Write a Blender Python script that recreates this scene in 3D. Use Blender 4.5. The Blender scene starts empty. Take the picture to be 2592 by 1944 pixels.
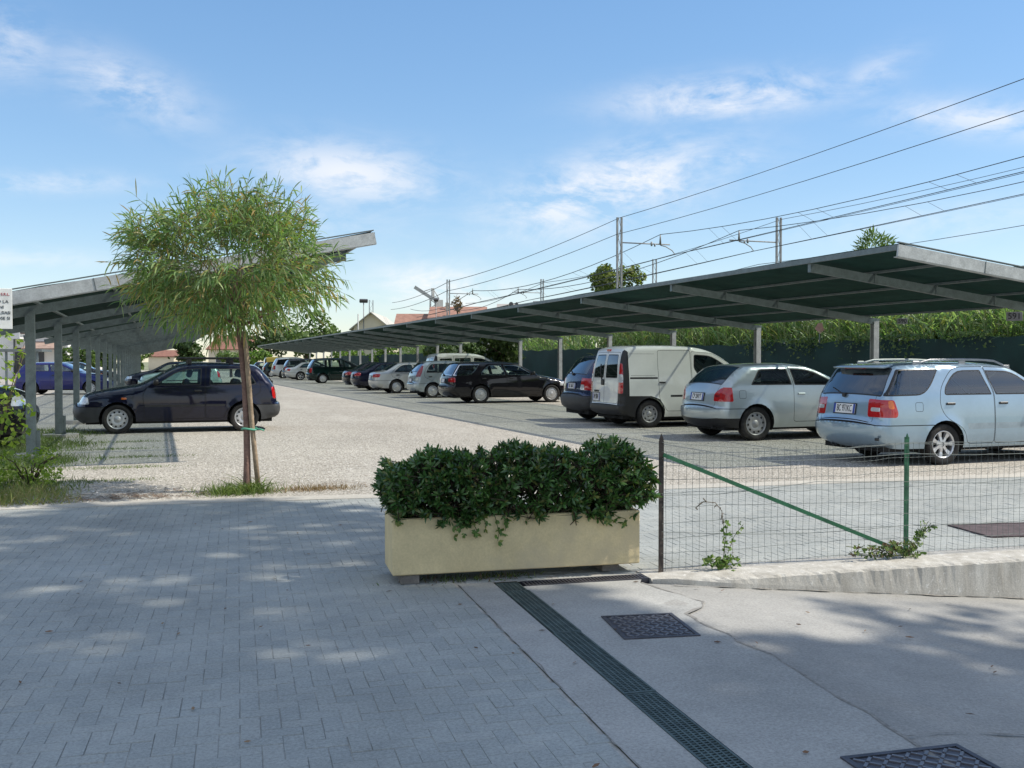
import bpy, bmesh, math, random
import numpy as np
from mathutils import Vector, Matrix
from mathutils.geometry import delaunay_2d_cdt
random.seed(7)
rng = np.random.default_rng(11)
PI = math.pi
sc = bpy.context.scene
COL = sc.collection

# ------------------------------------------------------------------ camera
YAW = math.radians(19.72); PITCH = math.atan(57/2500); EYE = 1.46
cd = bpy.data.cameras.new('camera'); cam = bpy.data.objects.new('camera', cd); COL.objects.link(cam)
cam.location = (0, 0, EYE); cam.rotation_euler = (PI/2-PITCH, 0, -YAW)
cd.sensor_width = 36; cd.lens = 2500/2592*36; cd.clip_start = .05; cd.clip_end = 6000
sc.camera = cam

# ------------------------------------------------------------------ tagging
def tag(o, label=None, cat=None, group=None, kind=None):
    if label: o['label'] = label
    if cat: o['category'] = cat
    if group: o['group'] = group
    if kind: o['kind'] = kind
    return o
def empty(name, loc=(0,0,0), rz=0, parent=None):
    o = bpy.data.objects.new(name, None); COL.objects.link(o)
    o.location = loc; o.rotation_euler = (0,0,rz); o.empty_display_size = .1
    if parent: o.parent = parent
    return o
def mesh_obj(name, verts, faces, mats, parent=None, midx=None, smooth=False, normals=None):
    me = bpy.data.meshes.new(name)
    me.from_pydata([tuple(map(float, v)) for v in verts], [], [tuple(int(i) for i in f) for f in faces])
    if not isinstance(mats, (list, tuple)): mats = [mats]
    for m in mats: me.materials.append(m)
    if midx is not None: me.polygons.foreach_set('material_index', np.asarray(midx, dtype=np.int32))
    if smooth is True: me.polygons.foreach_set('use_smooth', np.ones(len(me.polygons), dtype=bool))
    elif smooth: me.polygons.foreach_set('use_smooth', np.asarray(smooth, dtype=bool))
    me.update()
    if normals is not None:
        me.normals_split_custom_set_from_vertices([tuple(map(float, n)) for n in normals])
    o = bpy.data.objects.new(name, me); COL.objects.link(o)
    if parent: o.parent = parent
    return o

class MB:
    """collects simple shapes and links them as one mesh object"""
    def __init__(s): s.v=[]; s.f=[]; s.m=[]; s.sm=[]
    def add(s, verts, faces, m=0, smooth=False):
        b=len(s.v); s.v += [tuple(v) for v in verts]
        s.f += [tuple(i+b for i in f) for f in faces]; s.m += [m]*len(faces); s.sm += [smooth]*len(faces)
    def box(s, a, b, m=0, M=None, bev=0.0):
        x0,y0,z0=a; x1,y1,z1=b
        if bev<=0:
            v=[(x,y,z) for z in (z0,z1) for y in (y0,y1) for x in (x0,x1)]
            f=[(0,2,3,1),(4,5,7,6),(0,1,5,4),(2,6,7,3),(0,4,6,2),(1,3,7,5)]
        else:
            v=[];idx={}
            for k,(z,sz) in enumerate(((z0,1),(z1,-1))):
                for j,(y,sy) in enumerate(((y0,1),(y1,-1))):
                    for i,(x,sx) in enumerate(((x0,1),(x1,-1))):
                        idx[(i,j,k,'x')]=len(v); v.append((x, y+sy*bev, z+sz*bev))
                        idx[(i,j,k,'y')]=len(v); v.append((x+sx*bev, y, z+sz*bev))
                        idx[(i,j,k,'z')]=len(v); v.append((x+sx*bev, y+sy*bev, z))
            I=lambda i,j,k,c: idx[(i,j,k,c)]
            f=[]
            for i in (0,1): f.append((I(i,0,0,'x'),I(i,1,0,'x'),I(i,1,1,'x'),I(i,0,1,'x')))
            for j in (0,1): f.append((I(0,j,0,'y'),I(1,j,0,'y'),I(1,j,1,'y'),I(0,j,1,'y')))
            for k in (0,1): f.append((I(0,0,k,'z'),I(1,0,k,'z'),I(1,1,k,'z'),I(0,1,k,'z')))
            for j in (0,1):
                for k in (0,1): f.append((I(0,j,k,'y'),I(1,j,k,'y'),I(1,j,k,'z'),I(0,j,k,'z')))
            for i in (0,1):
                for k in (0,1): f.append((I(i,0,k,'x'),I(i,1,k,'x'),I(i,1,k,'z'),I(i,0,k,'z')))
            for i in (0,1):
                for j in (0,1): f.append((I(i,j,0,'x'),I(i,j,1,'x'),I(i,j,1,'y'),I(i,j,0,'y')))
            for i in (0,1):
                for j in (0,1):
                    for k in (0,1): f.append((I(i,j,k,'x'),I(i,j,k,'y'),I(i,j,k,'z')))
            c=np.mean(np.array(v),axis=0); va=np.array(v)
            g=[]
            for q in f:
                n=np.cross(va[q[1]]-va[q[0]], va[q[2]]-va[q[0]])
                g.append(q if np.dot(n, va[list(q)].mean(axis=0)-c)>0 else q[::-1])
            f=g
        if M is not None: v=[tuple(M@Vector(p)) for p in v]
        s.add(v,f,m)
    def tube(s, pts, r, n=8, m=0, caps=True, smooth=True):
        pts=[Vector(p) for p in pts]; N=len(pts)
        rs = r if isinstance(r,(list,tuple)) else [r]*N
        vs=[]; fs=[]; up=None
        for i,p in enumerate(pts):
            t=(pts[min(i+1,N-1)]-pts[max(i-1,0)])
            if t.length<1e-9: t=Vector((0,0,1))
            t.normalize()
            if up is None:
                a=Vector((0,0,1)) if abs(t.z)<.9 else Vector((1,0,0))
                up=(a-t*a.dot(t)).normalized()
            else:
                up=(up-t*up.dot(t)); up = up.normalized() if up.length>1e-6 else t.orthogonal().normalized()
            sd=t.cross(up)
            for k in range(n):
                a=2*PI*k/n; vs.append(tuple(p+(up*math.cos(a)+sd*math.sin(a))*rs[i]))
        for i in range(N-1):
            for k in range(n):
                k2=(k+1)%n; fs.append((i*n+k,i*n+k2,(i+1)*n+k2,(i+1)*n+k))
        s.add(vs,fs,m,smooth)
        if caps:
            b=len(s.v)-len(vs)
            s.f.append(tuple(b+k for k in range(n))[::-1]); s.m.append(m); s.sm.append(False)
            s.f.append(tuple(b+(N-1)*n+k for k in range(n))); s.m.append(m); s.sm.append(False)
    def bar(s, a, b, w, h, m=0, up=(0,0,1)):
        """rectangular bar from a to b, width w (sideways), height h (along up)"""
        a=Vector(a); b=Vector(b); t=(b-a).normalized(); up=Vector(up); up=(up-t*up.dot(t)).normalized(); sd=t.cross(up)
        v=[]
        for p in (a,b):
            for (i,j) in ((-1,-1),(1,-1),(1,1),(-1,1)): v.append(tuple(p+sd*(i*w/2)+up*(j*h/2)))
        s.add(v,[(0,1,2,3)[::-1],(4,5,6,7),(0,1,5,4),(1,2,6,5),(2,3,7,6),(3,0,4,7)][:] ,m)
    def lathe(s, prof, n=24, M=None, m=0, smooth=True):
        """prof: list of (r, y); axis y"""
        v=[];f=[]
        for (r,y) in prof:
            for k in range(n):
                a=2*PI*k/n; v.append((r*math.cos(a), y, r*math.sin(a)))
        for i in range(len(prof)-1):
            for k in range(n):
                k2=(k+1)%n; f.append((i*n+k,(i+1)*n+k,(i+1)*n+k2,i*n+k2))
        if M is not None: v=[tuple(M@Vector(p)) for p in v]
        s.add(v,f,m,smooth)
    def poly(s, pts, m=0): s.add(pts,[tuple(range(len(pts)))],m)
    def prism(s, pts, h0, h1, m=0, M=None):
        """pts (x,y) polygon extruded in z"""
        n=len(pts); v=[(p[0],p[1],h0) for p in pts]+[(p[0],p[1],h1) for p in pts]
        f=[tuple(range(n))[::-1], tuple(range(n,2*n))]+[(i,(i+1)%n,n+(i+1)%n,n+i) for i in range(n)]
        if M is not None: v=[tuple(M@Vector(p)) for p in v]
        s.add(v,f,m)
    def build(s, name, mats, parent=None):
        return mesh_obj(name, s.v, s.f, mats, parent, s.m, s.sm)

def text_obj(name, body, size, M, mat, parent, align='CENTER', ext=.0015, sx=1.0):
    c=bpy.data.curves.new(name,'FONT'); c.body=body; c.size=size; c.align_x=align; c.align_y='CENTER'; c.extrude=ext
    o=bpy.data.objects.new(name+'_tmp',c); COL.objects.link(o)
    me=bpy.data.meshes.new_from_object(o.evaluated_get(bpy.context.evaluated_depsgraph_get()))
    bpy.data.objects.remove(o); bpy.data.curves.remove(c)
    me.materials.clear(); me.materials.append(mat); me.name=name
    me.transform(M@Matrix.Diagonal((sx,1,1,1)))
    o=bpy.data.objects.new(name,me); COL.objects.link(o); o.parent=parent
    return o

# ------------------------------------------------------------------ materials
MATS={}
def nt(m): return m.node_tree
def new_mat(name):
    m=bpy.data.materials.new(name); m.use_nodes=True; t=m.node_tree; t.nodes.clear()
    out=t.nodes.new('ShaderNodeOutputMaterial'); return m,t,out
def N(t, typ, **kw):
    n=t.nodes.new(typ)
    for k,v in kw.items():
        if k.startswith('i_'):
            n.inputs[k[2:].replace('_',' ')].default_value=v
        else: setattr(n,k,v)
    return n
def ramp(t, fac, stops, interp='LINEAR'):
    r=t.nodes.new('ShaderNodeValToRGB'); r.color_ramp.interpolation=interp
    e=r.color_ramp.elements
    while len(e)<len(stops): e.new(.5)
    for el,(p,c) in zip(e,stops): el.position=p; el.color=(*c,1) if len(c)==3 else c
    t.links.new(fac,r.inputs['Fac']); return r
def mixc(t, fac, a, b, mode='MIX'):
    n=t.nodes.new('ShaderNodeMix'); n.data_type='RGBA'; n.blend_type=mode
    for sock,val in ((n.inputs[0],fac),(n.inputs[6],a),(n.inputs[7],b)):
        if hasattr(val,'is_linked'): t.links.new(val,sock)
        elif isinstance(val,(int,float)): sock.default_value=val
        else: sock.default_value=(*val,1)
    return n.outputs[2]
def noise(t, scale, detail=4, rough=.6, vec=None, dist=0):
    n=N(t,'ShaderNodeTexNoise'); n.inputs['Scale'].default_value=scale; n.inputs['Detail'].default_value=detail
    n.inputs['Roughness'].default_value=rough; n.inputs['Distortion'].default_value=dist
    if vec is not None: t.links.new(vec,n.inputs['Vector'])
    return n
def coords(t, world=True, scale=(1,1,1), rot=(0,0,0)):
    if world:
        g=N(t,'ShaderNodeNewGeometry'); src=g.outputs['Position']
    else:
        g=N(t,'ShaderNodeTexCoord'); src=g.outputs['Object']
    mp=N(t,'ShaderNodeMapping'); mp.inputs['Scale'].default_value=scale; mp.inputs['Rotation'].default_value=rot
    t.links.new(src,mp.inputs['Vector']); return mp.outputs['Vector']
def bump(t, height, strength=.3, dist=.01):
    b=N(t,'ShaderNodeBump'); b.inputs['Strength'].default_value=strength; b.inputs['Distance'].default_value=dist
    t.links.new(height,b.inputs['Height']); return b.outputs['Normal']
def M_(name, base, rough=.6, metal=0., var=.15, scale=6, fine=0., bmp=0., bscale=60, coat=0., spec=.5, world=False, tint=None):
    """plain surface with two octaves of colour variation and optional grain bump"""
    if name in MATS: return MATS[name]
    m,t,out=new_mat(name); p=N(t,'ShaderNodeBsdfPrincipled'); t.links.new(p.outputs[0],out.inputs[0])
    v=coords(t,world)
    n1=noise(t,scale,5,.65,v); b=Vector(base)
    lo=tuple(b*(1-var)); hi=tuple(min(1,c) for c in b*(1+var))
    c=ramp(t,n1.outputs[0],[(.3,lo),(.7,hi)]).outputs[0]
    if fine:
        n2=noise(t,bscale,3,.7,v); f=ramp(t,n2.outputs[0],[(.3,(1-fine,)*3),(.7,(1,1,1))]).outputs[0]
        c=mixc(t,1.0,c,f,'MULTIPLY')
    if tint:
        n3=noise(t,scale*.37,4,.7,v); f=ramp(t,n3.outputs[0],[(.5,(0,0,0)),(.72,(1,1,1))]).outputs[0]
        c=mixc(t,f,c,tint)
    t.links.new(c,p.inputs['Base Color'])
    p.inputs['Roughness'].default_value=rough; p.inputs['Metallic'].default_value=metal
    p.inputs['Specular IOR Level'].default_value=spec
    if coat: p.inputs['Coat Weight'].default_value=coat; p.inputs['Coat Roughness'].default_value=.03
    if bmp:
        nb=noise(t,bscale,4,.7,v); t.links.new(bump(t,nb.outputs[0],bmp,.01),p.inputs['Normal'])
    MATS[name]=m; return m
def paint(name, base, metal=.55, rough=.32, dirt=.12, DUST=None):
    if DUST is None: DUST=.05 if max(base)<.2 else .2
    if name in MATS: return MATS[name]
    m,t,out=new_mat(name); p=N(t,'ShaderNodeBsdfPrincipled'); t.links.new(p.outputs[0],out.inputs[0])
    v=coords(t,False)
    n=noise(t,2.2,5,.7,v); b=Vector(base)
    c=ramp(t,n.outputs[0],[(.3,tuple(b*(1-dirt))),(.7,tuple(b))]).outputs[0]
    # road dust low on the panels
    sx=N(t,'ShaderNodeSeparateXYZ'); t.links.new(v,sx.inputs[0])
    n2=noise(t,9,4,.7,v)
    ad=N(t,'ShaderNodeMath',operation='MULTIPLY_ADD'); t.links.new(n2.outputs[0],ad.inputs[0]); ad.inputs[1].default_value=.35
    t.links.new(sx.outputs[2],ad.inputs[2])
    d=ramp(t,ad.outputs[0],[(.33,(DUST,)*3),(.60,(0,0,0))]).outputs[0]
    c=mixc(t,d,c,(.16,.145,.12))
    t.links.new(c,p.inputs['Base Color']); p.inputs['Metallic'].default_value=metal; p.inputs['Roughness'].default_value=rough
    p.inputs['Specular IOR Level'].default_value=.08
    p.inputs['Coat Weight'].default_value=1.; p.inputs['Coat Roughness'].default_value=.03
    MATS[name]=m; return m
def glass(name, tint=(.55,.62,.6), dark=.0):
    if name in MATS: return MATS[name]
    m,t,out=new_mat(name)
    tr=N(t,'ShaderNodeBsdfTransparent'); tr.inputs[0].default_value=(*tint,1)
    gl=N(t,'ShaderNodeBsdfGlossy'); gl.inputs['Roughness'].default_value=.02; gl.inputs[0].default_value=(.9,.95,1,1)
    fr=N(t,'ShaderNodeFresnel'); fr.inputs[0].default_value=1.6
    mu=N(t,'ShaderNodeMath',operation='MULTIPLY_ADD'); t.links.new(fr.outputs[0],mu.inputs[0]); mu.inputs[1].default_value=1.9; mu.inputs[2].default_value=.03
    mx=N(t,'ShaderNodeMixShader'); t.links.new(mu.outputs[0],mx.inputs[0]); t.links.new(tr.outputs[0],mx.inputs[1]); t.links.new(gl.outputs[0],mx.inputs[2])
    t.links.new(mx.outputs[0],out.inputs[0]); MATS[name]=m; return m
def leaf(name, cols, transl=.3, rough=.45, spec=.4):
    """cols: list of colours, one picked per leaf"""
    if name in MATS: return MATS[name]
    m,t,out=new_mat(name); g=N(t,'ShaderNodeNewGeometry')
    st=[(i/max(1,len(cols)),c) for i,c in enumerate(cols)]
    c=ramp(t,g.outputs['Random Per Island'],st,'CONSTANT').outputs[0]
    n=noise(t,1.7,3,.6,coords(t,True)); v=ramp(t,n.outputs[0],[(.3,(.72,)*3),(.7,(1.15,)*3)]).outputs[0]
    c=mixc(t,1.0,c,v,'MULTIPLY')
    p=N(t,'ShaderNodeBsdfPrincipled'); t.links.new(c,p.inputs['Base Color']); p.inputs['Roughness'].default_value=rough; p.inputs['Specular IOR Level'].default_value=spec
    tl=N(t,'ShaderNodeBsdfTranslucent'); c2=mixc(t,1.0,c,(1.15,1.25,.55),'MULTIPLY'); t.links.new(c2,tl.inputs[0])
    mx=N(t,'ShaderNodeMixShader'); mx.inputs[0].default_value=transl; t.links.new(p.outputs[0],mx.inputs[1]); t.links.new(tl.outputs[0],mx.inputs[2])
    t.links.new(mx.outputs[0],out.inputs[0]); MATS[name]=m; return m

galv_sunlit=M_('sunlit galvanised steel',(.50,.52,.51),.45,.25,.2,7,fine=.25,bscale=50,bmp=.05)  # sunlight put into the steel colour, for end fascias and right posts
galv=M_('galvanised steel',(.17,.205,.21),.45,.35,.22,9,fine=.25,bscale=60,bmp=.05)  # same steel, colour darkened as if shaded by the roofs
galv_dark=M_('weathered steel',(.15,.175,.175),.6,.2,.25,7,fine=.2)
black=M_('black plastic',(.018,.018,.019),.45,0,.2,5)
rubber=M_('tyre rubber',(.02,.02,.02),.85,0,.25,14,spec=.3,tint=(.06,.055,.05))
gapm=M_('panel gap',(.004,.004,.004),.9)
underm=M_('underbody',(.012,.012,.012),.9)
interm=M_('car interior',(.03,.03,.032),.8)
seatm=M_('seat cloth',(.035,.036,.04),.9,var=.3,scale=20)
alloy=M_('wheel alloy',(.62,.63,.65),.3,.75,.08,10)
hubgrey=M_('wheel cover silver',(.5,.51,.52),.35,.45,.1,10)
steelwheel=M_('steel wheel grey',(.36,.36,.36),.45,.4,.15,12)
chrome=M_('chrome',(.8,.8,.8),.12,1.,.02)
plate_w=M_('plate white',(.75,.75,.74),.4)
plate_b=M_('plate blue',(.02,.06,.35),.4)
inkblack=M_('black lettering',(.012,.012,.012),.6)
inkred=M_('red lettering',(.45,.02,.03),.6)
taillens=M_('tail lamp red',(.42,.008,.01),.1,0,.2,20,coat=1)
taillens_dk=M_('tail lamp dark red',(.2,.006,.012),.1,0,.2,20,coat=1)
amber=M_('amber lens',(.75,.16,.01),.12,0,.1,20,coat=1)
clearlens=M_('clear lens',(.62,.63,.64),.1,.3,.15,30,coat=1)
gl_mid=glass('car glass',(.72,.82,.79)); gl_dark=glass('tinted glass',(.22,.26,.27)); gl_vdark=glass('privacy glass',(.05,.06,.07))
concrete=M_('pale concrete',(.42,.40,.36),.9,0,.2,3,fine=.25,bscale=45,bmp=.25,world=True,tint=(.30,.28,.25))
wood=M_('weathered wood',(.24,.17,.11),.85,0,.35,9,fine=.35,bscale=40,bmp=.3)
whitewall=M_('white render',(.74,.73,.70),.9,0,.06,.6,world=True)
creamwall=M_('cream render',(.62,.56,.42),.9,0,.08,.6,world=True)
rooftile=M_('red roof tiles',(.27,.125,.085),.9,0,.3,2.5,fine=.3,bscale=9,world=True)
darkwin=M_('dark window',(.03,.035,.05),.15,0,.2)
# ------------------------------------------------------------------ world and sun
SUN=Vector((.83,-.28,1.0)).normalized()
elev=math.asin(SUN.z); rot=math.atan2(SUN.x,SUN.y)
sl=bpy.data.lights.new('sun','SUN'); sl.energy=3.2; sl.angle=math.radians(.53); sl.color=(1,.93,.82)
so=bpy.data.objects.new('sun',sl); COL.objects.link(so); so.location=(20,-8,30)
so.rotation_euler=SUN.to_track_quat('Z','Y').to_euler()
w=bpy.data.worlds.new('World'); sc.world=w; w.use_nodes=True; t=w.node_tree; t.nodes.clear()
wo=N(t,'ShaderNodeOutputWorld'); bg=N(t,'ShaderNodeBackground'); t.links.new(bg.outputs[0],wo.inputs[0])
sky=N(t,'ShaderNodeTexSky'); sky.sky_type='NISHITA'; sky.sun_disc=False; sky.sun_elevation=elev; sky.sun_rotation=rot
sky.altitude=0; sky.air_density=1.0; sky.dust_density=.15; sky.ozone_density=2.0
SKY_STR=.15; EXPO=.72
tc=N(t,'ShaderNodeTexCoord'); D=tc.outputs['Generated']
def pix_dir(px,py):
    u=(px-1296)/2500; v=(972-py)/2500
    f=cam.rotation_euler.to_matrix()
    return (f@Vector((u,v,-1))).normalized()
mp=N(t,'ShaderNodeMapping'); mp.inputs['Scale'].default_value=(9,9,26); mp.inputs['Rotation'].default_value=(.05,.22,0); t.links.new(D,mp.inputs[0])
wn=noise(t,1.0,10,.66,mp.outputs[0],.9)
mp2=N(t,'ShaderNodeMapping'); mp2.inputs['Scale'].default_value=(30,30,60); t.links.new(D,mp2.inputs[0])
wn2=noise(t,1.0,5,.6,mp2.outputs[0],.2)
acc=None
clouds=[ # px, py, half w, half h, tilt deg, gain
 (1840,245,240,46,4,.92),(1540,480,270,84,14,1.05),(330,225,170,62,-24,.52),(10,110,100,70,-20,.5),
 (880,440,230,70,-6,.8),(1130,735,170,62,-8,.95),(2500,300,230,40,-4,.65),(110,462,190,24,0,.45),(760,560,260,60,0,.3),
 (1830,400,120,22,-5,.55),(2210,190,90,40,30,.4),(2400,560,300,50,5,.3),(60,655,160,22,0,.45),(900,900,900,60,0,.2)]
def math_(op,a,b=None,c=None,clamp=False):
    n=N(t,'ShaderNodeMath',operation=op); n.use_clamp=clamp
    for i,x in enumerate((a,b,c)):
        if x is None: continue
        if hasattr(x,'is_linked'): t.links.new(x,n.inputs[i])
        else: n.inputs[i].default_value=x
    return n.outputs[0]
for (px,py,hw,hh,ti,gain) in clouds:
    c=pix_dir(px,py); r=(pix_dir(px+10,py)-c); r=(r-c*r.dot(c)).normalized(); u=c.cross(r)*-1
    if u.z<0: u=-u
    a=math.radians(ti); r2=r*math.cos(a)+u*math.sin(a); u2=u*math.cos(a)-r*math.sin(a)
    def dot(v):
        n=N(t,'ShaderNodeVectorMath',operation='DOT_PRODUCT'); t.links.new(D,n.inputs[0]); n.inputs[1].default_value=tuple(v); return n.outputs['Value']
    dx=math_('MULTIPLY',dot(r2),2500/hw); dy=math_('MULTIPLY',dot(u2),2500/hh)
    q=math_('ADD',math_('MULTIPLY',dx,dx),math_('MULTIPLY',dy,dy))
    g=math_('POWER',2.718,math_('MULTIPLY',q,-1.1))
    g=math_('MULTIPLY',g,gain)
    g=math_('MULTIPLY',g,math_('GREATER_THAN',dot(c),0.3))
    acc=g if acc is None else math_('MAXIMUM',acc,g)
nn=math_('ADD',math_('MULTIPLY',wn.outputs[0],.62),math_('MULTIPLY',wn2.outputs[0],.38))
nz=math_('MULTIPLY_ADD',nn,5.6,-2.25,clamp=True)
mask=math_('MULTIPLY',acc,nz,clamp=True)
mask=math_('MULTIPLY',mask,.92)
# unseen bright cloud overhead and behind the viewer, added to whiten the shade
fw=cam.rotation_euler.to_matrix()@Vector((0,0,-1)); fd=N(t,'ShaderNodeVectorMath',operation='DOT_PRODUCT'); t.links.new(D,fd.inputs[0]); fd.inputs[1].default_value=tuple(fw)
bk=math_('MULTIPLY_ADD',fd.outputs['Value'],-2.6,1.95,clamp=True)
mp3=N(t,'ShaderNodeMapping'); mp3.inputs['Scale'].default_value=(2.2,2.2,4.5); t.links.new(D,mp3.inputs[0])
wn3=noise(t,1.0,6,.6,mp3.outputs[0],.4)
mask=math_('MAXIMUM',mask,math_('MULTIPLY',bk,math_('MULTIPLY_ADD',wn3.outputs[0],2.7,-1.0,clamp=True)))
gm_=N(t,'ShaderNodeGamma'); gm_.inputs[1].default_value=.62; t.links.new(sky.outputs[0],gm_.inputs[0])
hs=N(t,'ShaderNodeHueSaturation'); hs.inputs['Saturation'].default_value=1.47; hs.inputs['Value'].default_value=1.2; t.links.new(gm_.outputs[0],hs.inputs['Color'])
skyc=mixc(t,1.0,hs.outputs[0],(.98,1.0,1.06),'MULTIPLY')
cl=mixc(t,mask,skyc,(4.3,4.25,4.3))
t.links.new(cl,bg.inputs[0]); bg.inputs[1].default_value=SKY_STR
vs=sc.view_settings; vs.view_transform='Standard'; vs.look='None'; vs.exposure=EXPO; vs.gamma=1; vs.use_curve_mapping=False
sc.cycles.max_bounces=8; sc.cycles.transparent_max_bounces=24; sc.cycles.sample_clamp_indirect=6
sc.cycles.caustics_reflective=False; sc.cycles.caustics_refractive=False

# foreground frame: the paving is turned a few degrees from the car-park rows
FA=math.radians(4.2)
def F(u,v,z=0): return (u*math.cos(FA)+v*math.sin(FA), -u*math.sin(FA)+v*math.cos(FA), z)
FM=Matrix.Rotation(-FA,4,'Z')
# ================================================================== cars
def resample(p, step, closed=False):
    p=[tuple(q) for q in p]
    if closed: p=p+[p[0]]
    out=[]
    for a,b in zip(p[:-1],p[1:]):
        d=math.dist(a[:2],b[:2]); n=max(1,int(math.ceil(d/step)))
        for i in range(n): out.append(tuple(a[k]+(b[k]-a[k])*i/n for k in range(len(a))))
    if not closed: out.append(p[-1])
    return out
def chaikin(p, n=2):
    for _ in range(n):
        q=[p[0]]
        for a,b in zip(p[:-1],p[1:]):
            q.append(tuple(.75*x+.25*y for x,y in zip(a,b))); q.append(tuple(.25*x+.75*y for x,y in zip(a,b)))
        q.append(p[-1]); p=q
    return p
def rpoly(pts, r=.05, n=3):
    out=[]; L=len(pts)
    for i in range(L):
        a=np.array(pts[i-1][:2]); b=np.array(pts[i][:2]); c=np.array(pts[(i+1)%L][:2])
        rr=pts[i][2] if len(pts[i])>2 else r
        la=np.linalg.norm(a-b); lc=np.linalg.norm(c-b); d=min(rr,la*.45,lc*.45)
        p0=b+(a-b)/la*d; p1=b+(c-b)/lc*d
        for k in range(n+1):
            q=k/n; out.append(tuple((1-q)**2*p0+2*q*(1-q)*b+q*q*p1))
    return out
def inset(poly, d):
    L=len(poly); A=0
    for i in range(L):
        x0,y0=poly[i-1]; x1,y1=poly[i]; A+=x0*y1-x1*y0
    sg=1 if A>0 else -1; out=[]
    for i in range(L):
        a=np.array(poly[i-1]); b=np.array(poly[i]); c=np.array(poly[(i+1)%L])
        e0=b-a; e1=c-b
        if np.linalg.norm(e0)<1e-7: e0=e1
        if np.linalg.norm(e1)<1e-7: e1=e0
        e0=e0/np.linalg.norm(e0); e1=e1/np.linalg.norm(e1)
        n0=np.array((-e0[1],e0[0]))*sg; n1=np.array((-e1[1],e1[0]))*sg
        m=n0+n1; k=np.dot(m,m)
        m = n0 if k<1e-6 else m*2/k
        l=np.linalg.norm(m)
        if l>2: m=m/l*2
        out.append(tuple(b+m*d))
    return out
def inpoly(px, py, poly):
    q=np.asarray(poly); x0=q[:,0]; y0=q[:,1]; x1=np.roll(x0,-1); y1=np.roll(y0,-1)
    PX=px[:,None]; PY=py[:,None]
    c=((y0<=PY)!=(y1<=PY)); dy=np.where(y1==y0,1e-12,y1-y0)
    xi=x0+(PY-y0)*(x1-x0)/dy
    return (np.sum(c&(PX<xi),axis=1)%2)==1
def segdist(px,py,poly,closed):
    q=np.asarray(poly)[:,:2]; a=q if closed else q[:-1]; b=np.roll(q,-1,axis=0) if closed else q[1:]
    d=b-a; L=np.maximum((d**2).sum(1),1e-12)
    P=np.stack([px,py],1)[:,None,:]
    t_=np.clip(((P-a)*d).sum(2)/L,0,1); pr=a+t_[...,None]*d
    D=np.sqrt(((P-pr)**2).sum(2)); i=D.argmin(1); r=np.arange(len(px))
    return D[r,i], i, t_[r,i]
def cdt(domain, polys, grid, minsep):
    vs=[]; es=[]
    def loop(p):
        b=len(vs); n=len(p); vs.extend(p); es.extend([(b+i,b+(i+1)%n) for i in range(n)])
    loop(domain)
    for p in polys: loop(p)
    g=np.array(grid); keep=inpoly(g[:,0],g[:,1],domain)
    allp=np.array(vs)
    d=np.sqrt(((g[:,None,:]-allp[None])**2).sum(2)).min(1)
    g=g[keep&(d>minsep)]
    V=[Vector((float(a),float(b))) for a,b in vs]+[Vector((float(a),float(b))) for a,b in g]
    ov,oe,of,_,_,_=delaunay_2d_cdt(V,es,[],0,1e-5)
    P=np.array([(v.x,v.y) for v in ov]); T=np.array([f for f in of if len(f)==3])
    c=P[T].mean(1); T=T[inpoly(c[:,0],c[:,1],domain)]
    a=P[T]; ar=(a[:,1,0]-a[:,0,0])*(a[:,2,1]-a[:,0,1])-(a[:,2,0]-a[:,0,0])*(a[:,1,1]-a[:,0,1])
    T=np.where((ar<0)[:,None],T[:,::-1],T); T=T[np.abs(ar)>1e-9]
    return P,T

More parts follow.
